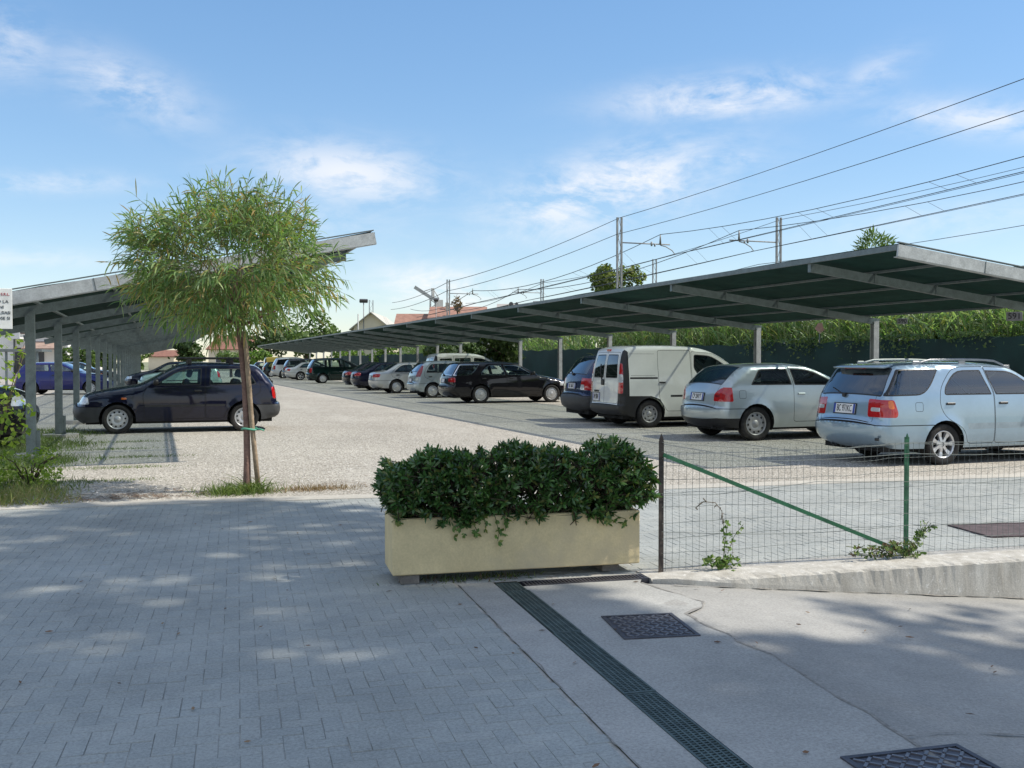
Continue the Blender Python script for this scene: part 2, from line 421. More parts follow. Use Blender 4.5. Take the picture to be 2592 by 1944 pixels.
class Shell:
    """the skin of one car: side and top surfaces cut into panels, glass, lamps and gaps"""
    def __init__(s, S, res=1.0):
        s.S=S; s.st=.075*res
        E=chaikin([tuple(p) if len(p)==4 else (p[0],p[1],.06,.04) for p in S['E']],2)
        E=resample(E,s.st); s.E=np.array(E); e=s.E
        d=np.gradient(e[:,:2],axis=0); d/=np.maximum(np.linalg.norm(d,axis=1,keepdims=True),1e-9)
        s.n=np.stack([-d[:,1],d[:,0]],1)
        seg=np.linalg.norm(np.diff(e[:,:2],axis=0),axis=1); s.s=np.concatenate([[0],np.cumsum(seg)])
        s.xr=e[:,0].min(); s.xf=e[:,0].max()
        s.wE=s.width(e[:,0],e[:,1])
    def width(s,x,z):
        S=s.S; W=S['W']/2; wb=S['wb']; zb=S.get('zb',.95); z0=.56
        kf=S.get('kf',.14); kr=S.get('kr',.06)
        a=wb*.62; fx=np.clip((x-a)/(s.xf-a),0,1); rx=np.clip((.35-x)/(.35-s.xr),0,1)
        w=W-kf*fx**2.4-kr*rx**2.2
        w=w-.05*np.clip((z0-z)/.36,0,1.3)**2-.025*np.clip((z-z0)/(zb-z0),0,1)**2
        up=np.clip(z-zb,0,None); w=w-S.get('th',.30)*up*np.clip(.55+up*2,0,1)
        for cx in (0,wb):
            dd=np.hypot(x-cx,z-S['R']-.01); w=w+.014*np.exp(-((dd-S['R']-.05)/.045)**2)
        if S.get('crease'):
            zc=S['crease']; w=w+.008*np.exp(-((z-zc)/.02)**2)*(np.clip(1-fx*.5,0,1))
        d,i,tt=segdist(x,z,s.E,False)
        er=s.E[:,2]; r=er[i]*(1-tt)+er[np.minimum(i+1,len(er)-1)]*tt
        q=np.clip(1-d/r,0,1); w=w-r*(1-np.sqrt(np.clip(1-q*q,0,1)))
        return w
    def top_s(s,x=None,z=None,reg='rear'):
        e=s.E
        if z is not None:
            idx=np.arange(len(e)) if reg=='rear' else np.arange(len(e))[::-1]
            for a,b in zip(idx[:-1],idx[1:]):
                if e[b,1]>=z: 
                    f=(z-e[a,1])/max(1e-6,e[b,1]-e[a,1]); return s.s[a]+(s.s[b]-s.s[a])*min(1,max(0,f))
            return s.s[idx[-1]]
        ok=(s.n[:,1]>.12); d=np.where(ok,np.abs(e[:,0]-x),9); i=int(d.argmin())
        j=i+1 if (i+1<len(e) and e[i,0]<x) else max(0,i-1)
        f=(x-e[i,0])/((e[j,0]-e[i,0]) or 1e-6); return s.s[i]+(s.s[j]-s.s[i])*min(1,max(0,f))
    def topmap(s,S_,v):
        c=lambda a: np.interp(S_,s.s,a)
        w=c(s.wE); k=c(s.E[:,3])*(1-np.abs(v)**2.5)
        return np.stack([c(s.E[:,0])+c(s.n[:,0])*k, v*w, c(s.E[:,1])+c(s.n[:,1])*k],1)
    def rear_point(s,z,y=0,reg='rear'):
        q=s.top_s(z=z,reg=reg); w=np.interp(q,s.s,s.wE)
        return s.topmap(np.array([q]),np.array([y/w]))[0]
    def side_outline(s):
        S=s.S; e=s.E; wb=S['wb']; R=S['R']; ra=R+.055; zs=S.get('zs',.24)
        pts=[tuple(p[:2]) for p in e]
        def arch(cx):
            a0=math.asin(max(-1,min(1,(zs-R)/ra))); n=14
            return [(cx+ra*math.cos(a0+(PI-2*a0)*i/n), R+ra*math.sin(a0+(PI-2*a0)*i/n)) for i in range(n+1)]
        low=[(e[-1,0],e[-1,1])]+arch(wb)+arch(0)+[(e[0,0],e[0,1])]
        low=resample(low,s.st)
        return pts+low[1:-1]
    def build(s, side_feats, top_feats):
        st=s.st; dom=s.side_outline()
        x0,x1=s.xr,s.xf; z1=s.E[:,1].max()
        gx=np.arange(x0,x1,st); gz=np.arange(.2,z1,st)
        grid=[(a+(.5*st if j%2 else 0),b) for j,b in enumerate(gz) for a in gx]
        SF=[(resample(p,st*.9,True),c) for p,c in side_feats]
        P,T=cdt(dom,[p for p,_ in SF],grid,st*.34)
        c=P[T].mean(1); code=np.array(['body']*len(T),dtype=object)
        for p,k in SF: code[inpoly(c[:,0],c[:,1],p)]=k
        y=s.width(P[:,0],P[:,1]); L=np.stack([P[:,0],y,P[:,1]],1); Rr=L*np.array([1,-1,1])
        V=[L,Rr]; F_=[T[:,::-1], T+len(L)]; C=[np.array([k+'|L' for k in code],dtype=object),np.array([k+'|R' for k in code],dtype=object)]
        q=.75
        TF=[]
        for p,k in top_feats:
            pp=resample([(a,b) for a,b in p],st*.9,True)
            TF.append(([(a,b*q) for a,b in pp],k))
        dom2=[(a,-q) for a in s.s]+[(s.s[-1],v*q) for v in np.linspace(-1,1,9)[1:-1]]+[(a,q) for a in s.s[::-1]]+[(0,v*q) for v in np.linspace(1,-1,9)[1:-1]]
        grid=[(a,b) for a in np.arange(0,s.s[-1],st*1.1) for b in np.linspace(-q,q,15)[1:-1]]
        P2,T2=cdt(dom2,[p for p,_ in TF],grid,st*.34)
        c=P2[T2].mean(1); code2=np.array(['body']*len(T2),dtype=object)
        for p,k in TF: code2[inpoly(c[:,0],c[:,1],p)]=k
        X=s.topmap(P2[:,0],np.clip(P2[:,1]/q,-1,1))
        lr=np.where(c[:,1]>0,'|L','|R')
        V.append(X); F_.append(T2+2*len(L)); C.append(np.array([a+b for a,b in zip(code2,lr)],dtype=object))
        V=np.concatenate(V); F_=np.concatenate(F_); C=np.concatenate(C)
        key=np.round(V*2000).astype(np.int64); _,fi,inv=np.unique(key,axis=0,return_index=True,return_inverse=True); inv=inv.reshape(-1)
        V=V[fi]; F_=inv[F_]; ok=(F_[:,0]!=F_[:,1])&(F_[:,1]!=F_[:,2])&(F_[:,0]!=F_[:,2]); F_=F_[ok]; C=C[ok]
        fn=np.cross(V[F_[:,1]]-V[F_[:,0]],V[F_[:,2]]-V[F_[:,0]]); Nn=np.zeros_like(V)
        for k in range(3): np.add.at(Nn,F_[:,k],fn)
        Nn/=np.maximum(np.linalg.norm(Nn,axis=1,keepdims=True),1e-9)
        s.V,s.F,s.C,s.Nn=V,F_,C,Nn
    def part(s, name, codes, mats, parent):
        """codes: {code: material index}"""
        m=np.isin(s.C,list(codes)); f=s.F[m]
        if not len(f): return None
        u,inv=np.unique(f,return_inverse=True)
        return mesh_obj(name,s.V[u],inv.reshape(f.shape),mats,parent,[codes[k] for k in s.C[m]],True,s.Nn[u])

WHEELS={}
def wheel_meshes(style,R,rimmat):
    k=(style,round(R,3),rimmat.name)
    if k in WHEELS: return WHEELS[k]
    rr=R*(.68 if style!='steel' else .62)
    b=MB(); b.lathe([(0.02,-.05),(rr*.9,-.05),(rr*.9,.0),(.02,.005)],20)
    ob=b.build('wheel',[underm])
    ty=MB(); ty.lathe([(rr-.004,-.075),(R*.9,-.098),(R*.985,-.082),(R,-.05),(R,.05),(R*.985,.082),(R*.9,.098),(rr+.022,.09),(rr-.004,.078)],40)
    for i in range(40): # tread blocks
        a=2*PI*i/40
    ot=ty.build('tyre',[rubber])
    r=MB(); r.lathe([(rr-.03,-.06),(rr-.018,.03),(rr-.02,.066),(rr-.006,.083),(rr,.079)],40)
    def disc(cx,cz,rad,y,m,n=10,sx=1,ang=0):
        v=[]
        for i in range(n):
            a=2*PI*i/n; px=rad*math.cos(a)*sx; pz=rad*math.sin(a)
            v.append((cx+px*math.cos(ang)-pz*math.sin(ang), y, cz+px*math.sin(ang)+pz*math.cos(ang)))
        r.add(v[::-1],[tuple(range(n))],m)
    if style.startswith('spoke'):
        n=int(style[5:]); r.lathe([(0.0,.045),(.06,.045),(.075,.03)],20)
        disc(0,0,rr-.02,.004,1,32); disc(0,0,.03,.047,0,16)
        for i in range(n):
            a=2*PI*i/n+.3
            M=Matrix.Rotation(-a,4,'Y')
            v=[]
            for (rad,hw,y0,y1) in ((.03,.030,.02,.058),(rr*.55,.026,.02,.052),(rr-.012,.046,.02,.062)):
                v+=[(rad,y0,-hw),(rad,y1,-hw*.75),(rad,y1,hw*.75),(rad,y0,hw)]
            f=[]
            for k2 in (0,4): f+=[(k2+0,k2+1,k2+5,k2+4),(k2+1,k2+2,k2+6,k2+5),(k2+2,k2+3,k2+7,k2+6)]
            r.add([tuple(M@Vector(p)) for p in v],f)
    elif style in('holes','steel'):
        r.lathe([(rr-.02,.05),(rr*.86,.052),(rr*.62,.066),(rr*.4,.06),(rr*.34,.052),(rr*.3,.066),(.0,.072)],36)
        n=10 if style=='holes' else 8
        for i in range(n):
            a=2*PI*i/n; disc(rr*.73*math.cos(a),rr*.73*math.sin(a),rr*.105,.064,1,10)
        if style=='steel':
            for i in range(4):
                a=2*PI*i/4+.4; disc(rr*.36*math.cos(a),rr*.36*math.sin(a),rr*.06,.0705,1,8)
    else: # slotted wheel cover
        r.lathe([(rr-.012,.06),(rr*.9,.07),(rr*.5,.08),(.06,.074),(.05,.084),(0,.086)],40)
        n=18
        for i in range(n):
            a=2*PI*i/n; disc(rr*.82*math.cos(a),rr*.82*math.sin(a),rr*.085,.0775,1,8,.32,a+PI/2)
    orr=r.build('rim',[rimmat,underm])
    me=(ob.data,ot.data,orr.data)
    for o in (ob,ot,orr): bpy.data.objects.remove(o)
    WHEELS[k]=me; return me
def add_wheel(root,x,side,S):
    me=wheel_meshes(S.get('wheel','holes'),S['R'],S.get('rimmat',hubgrey))
    y=side*(S['W']/2-.115-S.get('wi',0))
    wo_=bpy.data.objects.new('wheel',me[0]); COL.objects.link(wo_); wo_.parent=root; wo_.location=(x,y,S['R'])
    wo_.rotation_euler=(0,random.uniform(0,6),0 if side>0 else PI)
    for nm,m in (('tyre',me[1]),('rim',me[2])):
        o=bpy.data.objects.new(nm,m); COL.objects.link(o); o.parent=wo_
    return wo_

def make_car(S, name, label, cat, loc, rz, pm, group=None, res=1.0, lod=0, ps=None):
    """S: the body specification; returns the thing (an Empty under the rear axle)"""
    root=empty(name,(loc[0],loc[1],loc[2] if len(loc)>2 else 0),rz)
    tag(root,label,cat,group)
    sh=Shell(S,res); zb=S.get('zb',.95)
    side=[]; top=[]; codes={'body':0,'gap':1,'black':2,'lower':0}
    ts=sh.top_s; wv=lambda q,y: y/float(np.interp(q,sh.s,sh.wE))
    def topbox(z0,z1,y0,y1,reg='rear',ins=0,r=.03):
        pts=rpoly([(z0,y0),(z0,y1),(z1,y1),(z1,y0)],r)
        if ins: pts=inset(pts,ins)
        out=[]
        for z,y in pts:
            q=ts(z=z,reg=reg); out.append((q,wv(q,y)))
        return out
    W2=S['W']/2
    # bumpers
    for reg,zz,(xa,xb) in (('rear',S.get('zrb',.57),(sh.xr-.2,-.02)),('front',S.get('zfb',.55),(S['wb']+.02,sh.xf+.2))):
        p=[(xa,.0),(xb,.0),(xb,zz),(xa,zz)]
        k='bumper_'+reg
        side.append((p,'gap')); side.append(([(xa,.0),(xb,.0),(xb,zz-.012),(xa,zz-.012)],k))
        q=ts(z=zz,reg=reg); q2=ts(z=zz-.012,reg=reg); end=(-.1 if reg=='rear' else sh.s[-1]+.1)
        top.append(([(q,-1.2),(q,1.2),(end,1.2),(end,-1.2)],'gap')); top.append(([(q2,-1.2),(q2,1.2),(end,1.2),(end,-1.2)],k))
        if S.get('low_'+reg):
            zl=S['low_'+reg]; side.append(([(xa,0),(xb,0),(xb,zl),(xa,zl)],k+'_low'))
            q=ts(z=zl,reg=reg); top.append(([(q,-1.2),(q,1.2),(end,1.2),(end,-1.2)],k+'_low'))
        if S.get('strip_'+reg):
            za,zb_=S['strip_'+reg]; side.append(([(xa,za),(xb,za),(xb,zb_),(xa,zb_)],'black'))
            q0=ts(z=za,reg=reg); q1=ts(z=zb_,reg=reg)
            top.append(([(q0,-1.2),(q0,1.2),(q1,1.2),(q1,-1.2)],'black'))
    for p,k in S.get('side_pre',[]): side.append((p,k)); codes.setdefault(k,0)
    # hood and tailgate outlines
    wsb,wst=S['ws']; qb=ts(x=wsb); qt=ts(x=wst)
    qn=ts(z=S.get('zhood',.72),reg='front')
    hp=rpoly([(qb+.05,-.93),(qn,-.86),(qn,.86),(qb+.05,.93)],.08)
    top+= [(hp,'gap'),(inset(hp,.009),'hood')]
    rgb,rgt=S['rg'] # rear glass z range
    zt0=S.get('ztail',S.get('zrb',.57)+.005); ytl=S.get('ytail',.86)
    q0=ts(z=zt0); q1=ts(z=rgt+.05) if not S.get('trunk') else ts(x=S['trunk'])
    tp=rpoly([(q0,-ytl),(q1,-.9),(q1,.9),(q0,ytl)],.06)
    top+= [(tp,'gap'),(inset(tp,.009),'tailgate')]
    # glass on the centre surfaces
    q0,q1=(ts(z=rgb),ts(z=rgt)) if not S.get('trunk') else (ts(x=S['rgx'][0]),ts(x=S['rgx'][1]))
    if S.get('split_rear'):
        gps=[[(q0,-.82),(q1,-.80),(q1,-.07),(q0,-.07)],[(q0,.07),(q1,.07),(q1,.80),(q0,.82)]]
    else: gps=[[(q0,-S.get('rgv',.93)),(q1,-S.get('rgv',.93)+.02),(q1,S.get('rgv',.93)-.02),(q0,S.get('rgv',.93))]]
    for gp in gps:
        gp=rpoly(gp,.05); top+= [(gp,'trim'),(inset(gp,.022),'rear_glass')]
    wp=rpoly([(qt,-.91),(qb,-.94),(qb,.94),(qt,.91)],.06)
    top+= [(wp,'trim'),(inset(wp,.022),'windscreen')]
    if S.get('split_rear'):
        qa=ts(z=zt0+.02); top.append(([(qa,-.008),(q1+.06,-.008),(q1+.06,.008),(qa,.008)],'gap'))
    # doors and windows
    for i,d in enumerate(S['doors']):
        p=rpoly(d,.05); side+= [(p,'gap'),(inset(p,.0085),f'door{i}')]
    for k,p in S.get('mould',[]): side.append((p,k)); k!='mould' and codes.setdefault(k,0 if k=='mouldp' else 2)
    for i,(p,di) in enumerate(S['windows']):
        p=rpoly(p,.05); a='trim' if di is None else f'dtrim{di}'
        side+= [(p,a),(inset(p,S.get('trimw',.02)),f'win{i}')]
    if S.get('flap'):
        p=rpoly(S['flap'],.03); side+= [(p,'gap'),(inset(p,.006),'body')]
    # lamps
    for k,pts in S.get('lamps_side',[]): side.append((rpoly(pts,.03),k))
    for k,pts,reg in S.get('lamps_top',[]):
        for sg in (-1,1):
            pp=[]
            for z,y in rpoly(pts,.03):
                q=ts(z=z,reg=reg); pp.append((q,wv(q,y)*sg))
            top.append((pp,k))
    for pts,reg in S.get('black_top',[]):
        pp=[]
        for z,y in rpoly(pts,.02):
            q=ts(z=z,reg=reg); pp.append((q,wv(q,y)))
        top.append((pp,'black'))
    sh.build(side,top)
    LR=('|L','|R')
    def both(d): return {k+e:v for k,v in d.items() for e in LR}
    trim=S.get('trim',black); bm={'paint':pm,'black':black,'grey':M_('grey bumper plastic',(.05,.052,.055),.55)}[S.get('bumper','paint')]
    sh.part('body',both({**codes,'hood':0,'trim':3}),[pm,gapm,black,trim],root)
    tg=sh.part('tailgate' if not S.get('split_rear') else 'rear_door',both({'tailgate':0}),[pm],root)
    rp_=tg or root
    for reg in ('rear','front'):
        sh.part('bumper',both({'bumper_'+reg:0,'bumper_'+reg+'_low':1}),[bm,black],root)
    sh.part('windscreen',both({'windscreen':0}),[gl_mid],root)
    sh.part('rear_window',both({'rear_glass':0}),[S.get('rgm',gl_vdark)],rp_)
    dl={}
    for i,d in enumerate(S['doors']):
        for e in LR:
            o=sh.part('door',{f'door{i}'+e:0,f'dtrim{i}'+e:1},[pm,trim],root); dl[(i,e)]=o
    for i,(p,di) in enumerate(S['windows']):
        gm=S.get('wing',{}).get(i,S.get('gm',gl_mid))
        for e in LR: sh.part('window',{f'win{i}'+e:0},[gm],root if di is None else (dl[(di,e)] or root))
    for e in LR:
        sh.part('tail_light',{'tail'+e:0,'tailw'+e:1,'taila'+e:2,'taild'+e:3},[S.get('taillens',taillens),clearlens,amber,taillens_dk],root)
        sh.part('headlight',{'head'+e:0,'heada'+e:1},[clearlens,amber],root)
        sh.part('side_moulding',{'mould'+e:0},[S.get('mouldm',black)],root)
    # door handles, mirrors
    for i,hx in enumerate(S.get('handles',[])):
        for e,sg in (('|L',1),('|R',-1)):
            z=S.get('hz',zb-.12); y=float(sh.width(np.array([hx]),np.array([z]))[0])
            b=MB(); b.box((hx-.075,sg*(y-.004) if sg>0 else -(y+.022),z-.018),(hx+.075,sg*(y+.022) if sg>0 else -(y-.004),z+.016),bev=.007)
            b.build('handle',[black if S.get('bhandle',1) else pm],dl.get((i,e)) or root)
    if lod<2:
        mx=S['mirror']; 
        for sg in (1,-1):
            y=float(sh.width(np.array([mx]),np.array([zb+.03]))[0])
            b=MB(); M=Matrix.Translation((mx-.04,sg*(y+.09),zb+.09))
            vs=[];fs=[]
            nu,nv=10,7
            for i in range(nv):
                ph=PI*i/(nv-1)
                for j in range(nu):
                    th=2*PI*j/nu; sx=lambda c:(abs(c)**.7)*(1 if c>=0 else -1)
                    vs.append(tuple(M@Vector((.055*sx(math.cos(ph)),.095*sx(math.sin(ph)*math.cos(th)),.06*sx(math.sin(ph)*math.sin(th))))))
            for i in range(nv-1):
                for j in range(nu): fs.append((i*nu+j,i*nu+(j+1)%nu,(i+1)*nu+(j+1)%nu,(i+1)*nu+j))
            b.add(vs,fs,0,True); b.bar((mx,sg*(y-.02),zb+.05),(mx-.03,sg*(y+.05),zb+.07),.05,.035,0)
            b.build('mirror',[black if S.get('bmirror',1) else pm],root)
    # wheels, arches, underbody, cabin
    R=S['R']; ra=R+.05; b=MB()
    for cx in (0,S['wb']):
        for sg in (1,-1):
            yo=sg*(W2-.045); yi=sg*(W2-.34); vs=[]; fs=[]; n=16
            for i in range(n+1):
                a=-.35+(PI+.7)*i/n; c_,s_=math.cos(a)*ra,math.sin(a)*ra
                vs+= [(cx+c_,yo,R+s_),(cx+c_,yi,R+s_)]
            ctr=len(vs); vs.append((cx,yi,R))
            for i in range(n): fs+= [(2*i,2*i+1,2*i+3,2*i+2),(2*i+1,ctr,2*i+3)]
            b.add(vs,fs)
    b.box((sh.xr+.16,-(W2-.2),.19),(sh.xf-.2,W2-.2,.30)); b.box((.36,-(W2-.1),.2),(S['wb']-.36,W2-.1,.29))
    if lod<2: b.tube([(sh.xr+.05,-.4,.23),(sh.xr+.45,-.4,.24)],.028,8)
    b.build('underbody',[underm],root)
    for cx in (0,S['wb']):
        for sg in (1,-1): add_wheel(root,cx,sg,S)
    b=MB(); wb=S['wb']; zf=.30
    b.box((sh.xr+.25,-(W2-.16),zf),(wb-.1,W2-.16,zf+.05))
    b.box((wb-.62,-(W2-.2),.6),(wb-.22,W2-.2,zb-.06))
    b.box((sh.xr+.3,-(W2-.3),zf),(.05,W2-.3,.58))
    b.build('interior',[interm],root)
    if lod<2:
        rows=[(S.get('seatx',wb-1.18),(-.37,.37))]+([] if S.get('van') else [(S.get('rseat',.28),(-.4,.4))])
        for ri,(sx,ys) in enumerate(rows):
            for y in ys:
                b=MB(); hw=.24 if ri==0 else .33
                b.box((sx,y-hw,.42),(sx+.5,y+hw,.56),bev=.04)
                M=Matrix.Translation((sx+.02,y,.5))@Matrix.Rotation(-.33,4,'Y')
                b.box((-.07,-hw,0),(.06,hw,.62),M=M,bev=.05); b.box((-.05,-.12,.66),(.04,.12,.84),M=M,bev=.035)
                b.build('seat',[seatm],root)
        b=MB(); cx=wb-.72; pts=[]
        for i in range(17):
            a=2*PI*i/16; pts.append((cx+.07*math.sin(a),.36+.19*math.cos(a),.86+.17*math.sin(a)))
        b.tube(pts,.015,6,caps=False); b.bar((cx,.36-.18,.86),(cx,.36+.18,.86),.02,.05); b.tube([(cx,.36,.86),(cx+.3,.36,.74)],.025,6)
        b.build('steering_wheel',[interm],root)
    # number plate
    if S.get('plate') and lod<3:
        pz,pw,ph=S['plate'][:3]; py=S['plate'][3] if len(S['plate'])>3 else 0
        p0=sh.rear_point(pz-ph/2,py); p1=sh.rear_point(pz+ph/2,py)
        a=math.atan2(p1[0]-p0[0],p1[2]-p0[2]); ctr=(p0+p1)/2
        # plate faces backwards: local x to the right when seen from behind, local y up, local z outwards
        ex=Vector((0,-1,0)); ey=Vector((math.sin(a),0,math.cos(a))); ez=ex.cross(ey)
        M=Matrix(((ex.x,ey.x,ez.x,0),(ex.y,ey.y,ez.y,0),(ex.z,ey.z,ez.z,0),(0,0,0,1)))
        M=Matrix.Translation(Vector(ctr)+ez*.004)@M
        b=MB(); b.box((-pw/2-.014,-ph/2-.014,-.02),(pw/2+.014,ph/2+.014,.004),0,M)
        b.box((-pw/2,-ph/2,.003),(pw/2,ph/2,.010),1,M)
        b.box((-pw/2+.001,-ph/2+.001,.009),(-pw/2+pw*.085,ph/2-.001,.0115),2,M); b.box((pw/2-pw*.085,-ph/2+.001,.009),(pw/2-.001,ph/2-.001,.0115),2,M)
        po=b.build('number_plate',[black,plate_w,plate_b],rp_)
        if ps: text_obj('plate_lettering',ps,ph*1.02,M@Matrix.Translation((0,0,.0115)),inkblack,po,sx=pw*.8/(ph*1.02*.62*len(ps)))
    if S.get('wiper') and lod<2:
        z=S['wiper']; p=Vector(sh.rear_point(z,.05)); q=Vector(sh.rear_point(z+.10,.38)); b=MB(); 
        b.tube([p+Vector((-.03,0,0)),q+Vector((-.02,0,.0))],.009,6); b.box((p.x-.045,p.y-.03,p.z-.03),(p.x+.02,p.y+.03,p.z+.03),bev=.01); b.build('wiper',[black],rp_)
    root['len']=0.0
    del root['len']
    return root,sh,rp_

# ---- body specifications (metres; x from the rear axle forward, z up; r = edge rounding, c = crown)
def prof(L): return [tuple(p) for p in L]
SP={}
SP['estate']=dict(W=1.69,wb=2.48,R=.289,zb=.965,th=.27,zrb=.575,zfb=.5,zhood=.68,
 E=prof([(-.78,.24,.10,.04),(-.99,.30,.14,.07),(-1.05,.44,.16,.09),(-1.05,.575,.15,.09),(-1.0,.60,.12,.07),(-.985,.78,.12,.06),(-.955,.95,.11,.06),(-.80,1.22,.09,.05),(-.70,1.37,.07,.045),(-.60,1.40,.06,.03),(-.1,1.42,.06,.04),(.7,1.425,.06,.045),(1.15,1.405,.06,.045),(1.40,1.34,.06,.045),(2.02,.985,.06,.05),(2.15,.95,.08,.05),(2.75,.85,.10,.05),(3.05,.76,.14,.06),(3.18,.66,.2,.09),(3.24,.52,.24,.12),(3.25,.38,.22,.12),(3.1,.23,.15,.08)]),
 ws=(1.98,1.38),rg=(.965,1.36),rgv=.985,wiper=.955,
 windows=[([(-.94,.975,.02),(-.705,1.35,.03),(-.03,1.355,.03),(-.17,1.15,.12),(-.36,.985,.12)],None),
          ([(.0,.985,.05),(.03,1.10,.12),(.26,1.335,.14),(.72,1.34,.02),(.86,.985,.02)],0),
          ([(.93,.985,.02),(.80,1.335,.02),(1.22,1.325,.12),(1.36,1.28,.05),(1.86,.985,.05)],1)],
 doors=[[(.02,.66,.1),(-.09,.84,.1),(-.06,1.08,.1),(.22,1.385,.14),(.78,1.39,.02),(.895,1.0,.05),(.90,.29,.05),(.42,.29,.05),(.34,.50,.12)],
        [(.905,.29,.05),(.90,1.0,.05),(.785,1.39,.02),(1.25,1.375,.1),(1.40,1.32,.05),(1.95,.985,.05),(2.06,.85,.08),(2.02,.29,.05)]],
 mould=[('mould',[(.42,.50),(.89,.50),(.89,.585),(.40,.585)]),('mould',[(.915,.50),(2.0,.50),(2.01,.585),(.915,.585)])],
 handles=[.10,1.06],hz=.865,mirror=1.86,bmirror=0,
 lamps_side=[('tail',[(-1.3,.68),(-.80,.68),(-.78,.74),(-.84,.925),(-1.3,.925)]),('taila',[(-.92,.80),(-.835,.80),(-.86,.915),(-.92,.915)]),('head',[(3.0,.60),(3.6,.60),(3.6,.74),(3.0,.74)])],
 lamps_top=[('tail',[(.68,.47),(.68,1.2),(.925,1.2),(.925,.45)],'rear'),('tailw',[(.76,.51),(.76,1.2),(.815,1.2),(.815,.51)],'rear'),('head',[(.60,.40),(.60,1.2),(.72,1.2),(.72,.42)],'front')],
 black_top=[([(.40,-.4),(.40,.4),(.50,.4),(.50,-.4)],'front')],
 flap=[(-.50,.76),(-.50,.89),(-.37,.89),(-.37,.76)],plate=(.775,.46,.135),wheel='spoke7',rimmat=alloy,ytail=.84,mouldm=M_('grey moulding',(.30,.37,.42),.35,.3))
SP['coupe_hatch']=dict(W=1.735,wb=2.51,R=.316,zb=1.0,th=.30,zrb=.60,zfb=.55,zhood=.72,low_rear=.42,
 E=prof([(-.55,.25,.10,.04),(-.68,.32,.16,.07),(-.735,.46,.2,.10),(-.735,.585,.2,.10),(-.69,.62,.16,.08),(-.67,.80,.15,.08),(-.635,.97,.12,.07),(-.40,1.20,.09,.05),(-.20,1.345,.07,.04),(-.06,1.375,.06,.03),(.4,1.395,.06,.04),(.85,1.395,.06,.045),(1.15,1.375,.06,.045),(1.45,1.28,.06,.045),(2.02,1.0,.06,.05),(2.2,.955,.08,.05),(2.85,.85,.10,.05),(3.1,.77,.14,.06),(3.25,.66,.2,.09),(3.3,.50,.24,.12),(3.3,.36,.22,.12),(3.15,.24,.15,.08)]),
 ws=(1.98,1.30),rg=(1.015,1.345),rgv=.90,
 windows=[([(-.12,1.025,.04),(.10,1.315,.05),(.70,1.33,.02),(.77,1.025,.02)],None),
          ([(.83,1.02,.02),(.77,1.335,.02),(1.12,1.315,.12),(1.36,1.245,.05),(1.83,1.015,.05)],0)],
 doors=[[(.80,.34,.06),(.80,1.0,.05),(.735,1.37,.02),(1.12,1.36,.1),(1.40,1.275,.05),(1.93,1.01,.05),(2.06,.85,.08),(2.04,.34,.06)]],
 mould=[('mouldp',[(.42,.595),(.785,.595),(.785,.615),(.42,.615)]),('mouldp',[(.82,.595),(2.02,.595),(2.02,.615),(.82,.615)])],
 handles=[.97],hz=.86,mirror=1.80,bmirror=0,bhandle=0,
 lamps_side=[('tail',[(-1.0,.725),(-.50,.725),(-.48,.74),(-.50,.985),(-1.0,.985)]),('head',[(3.0,.62),(3.6,.62),(3.6,.76),(3.0,.76)])],
 lamps_top=[('tail',[(.725,.52),(.725,1.2),(.99,1.2),(.975,.66),(.86,.52)],'rear'),('taild',[(.80,.54),(.80,1.2),(.845,1.2),(.845,.53)],'rear'),('head',[(.62,.40),(.62,1.2),(.74,1.2),(.74,.42)],'front')],
 black_top=[([(.60,-.5),(.60,.5),(.73,.5),(.73,-.5)],'front')],
 flap=[(-.36,.78),(-.36,.93),(-.22,.93),(-.22,.78)],plate=(.79,.46,.13),wheel='holes',rimmat=steelwheel,ytail=.86,wing={0:gl_dark},rgm=gl_vdark)
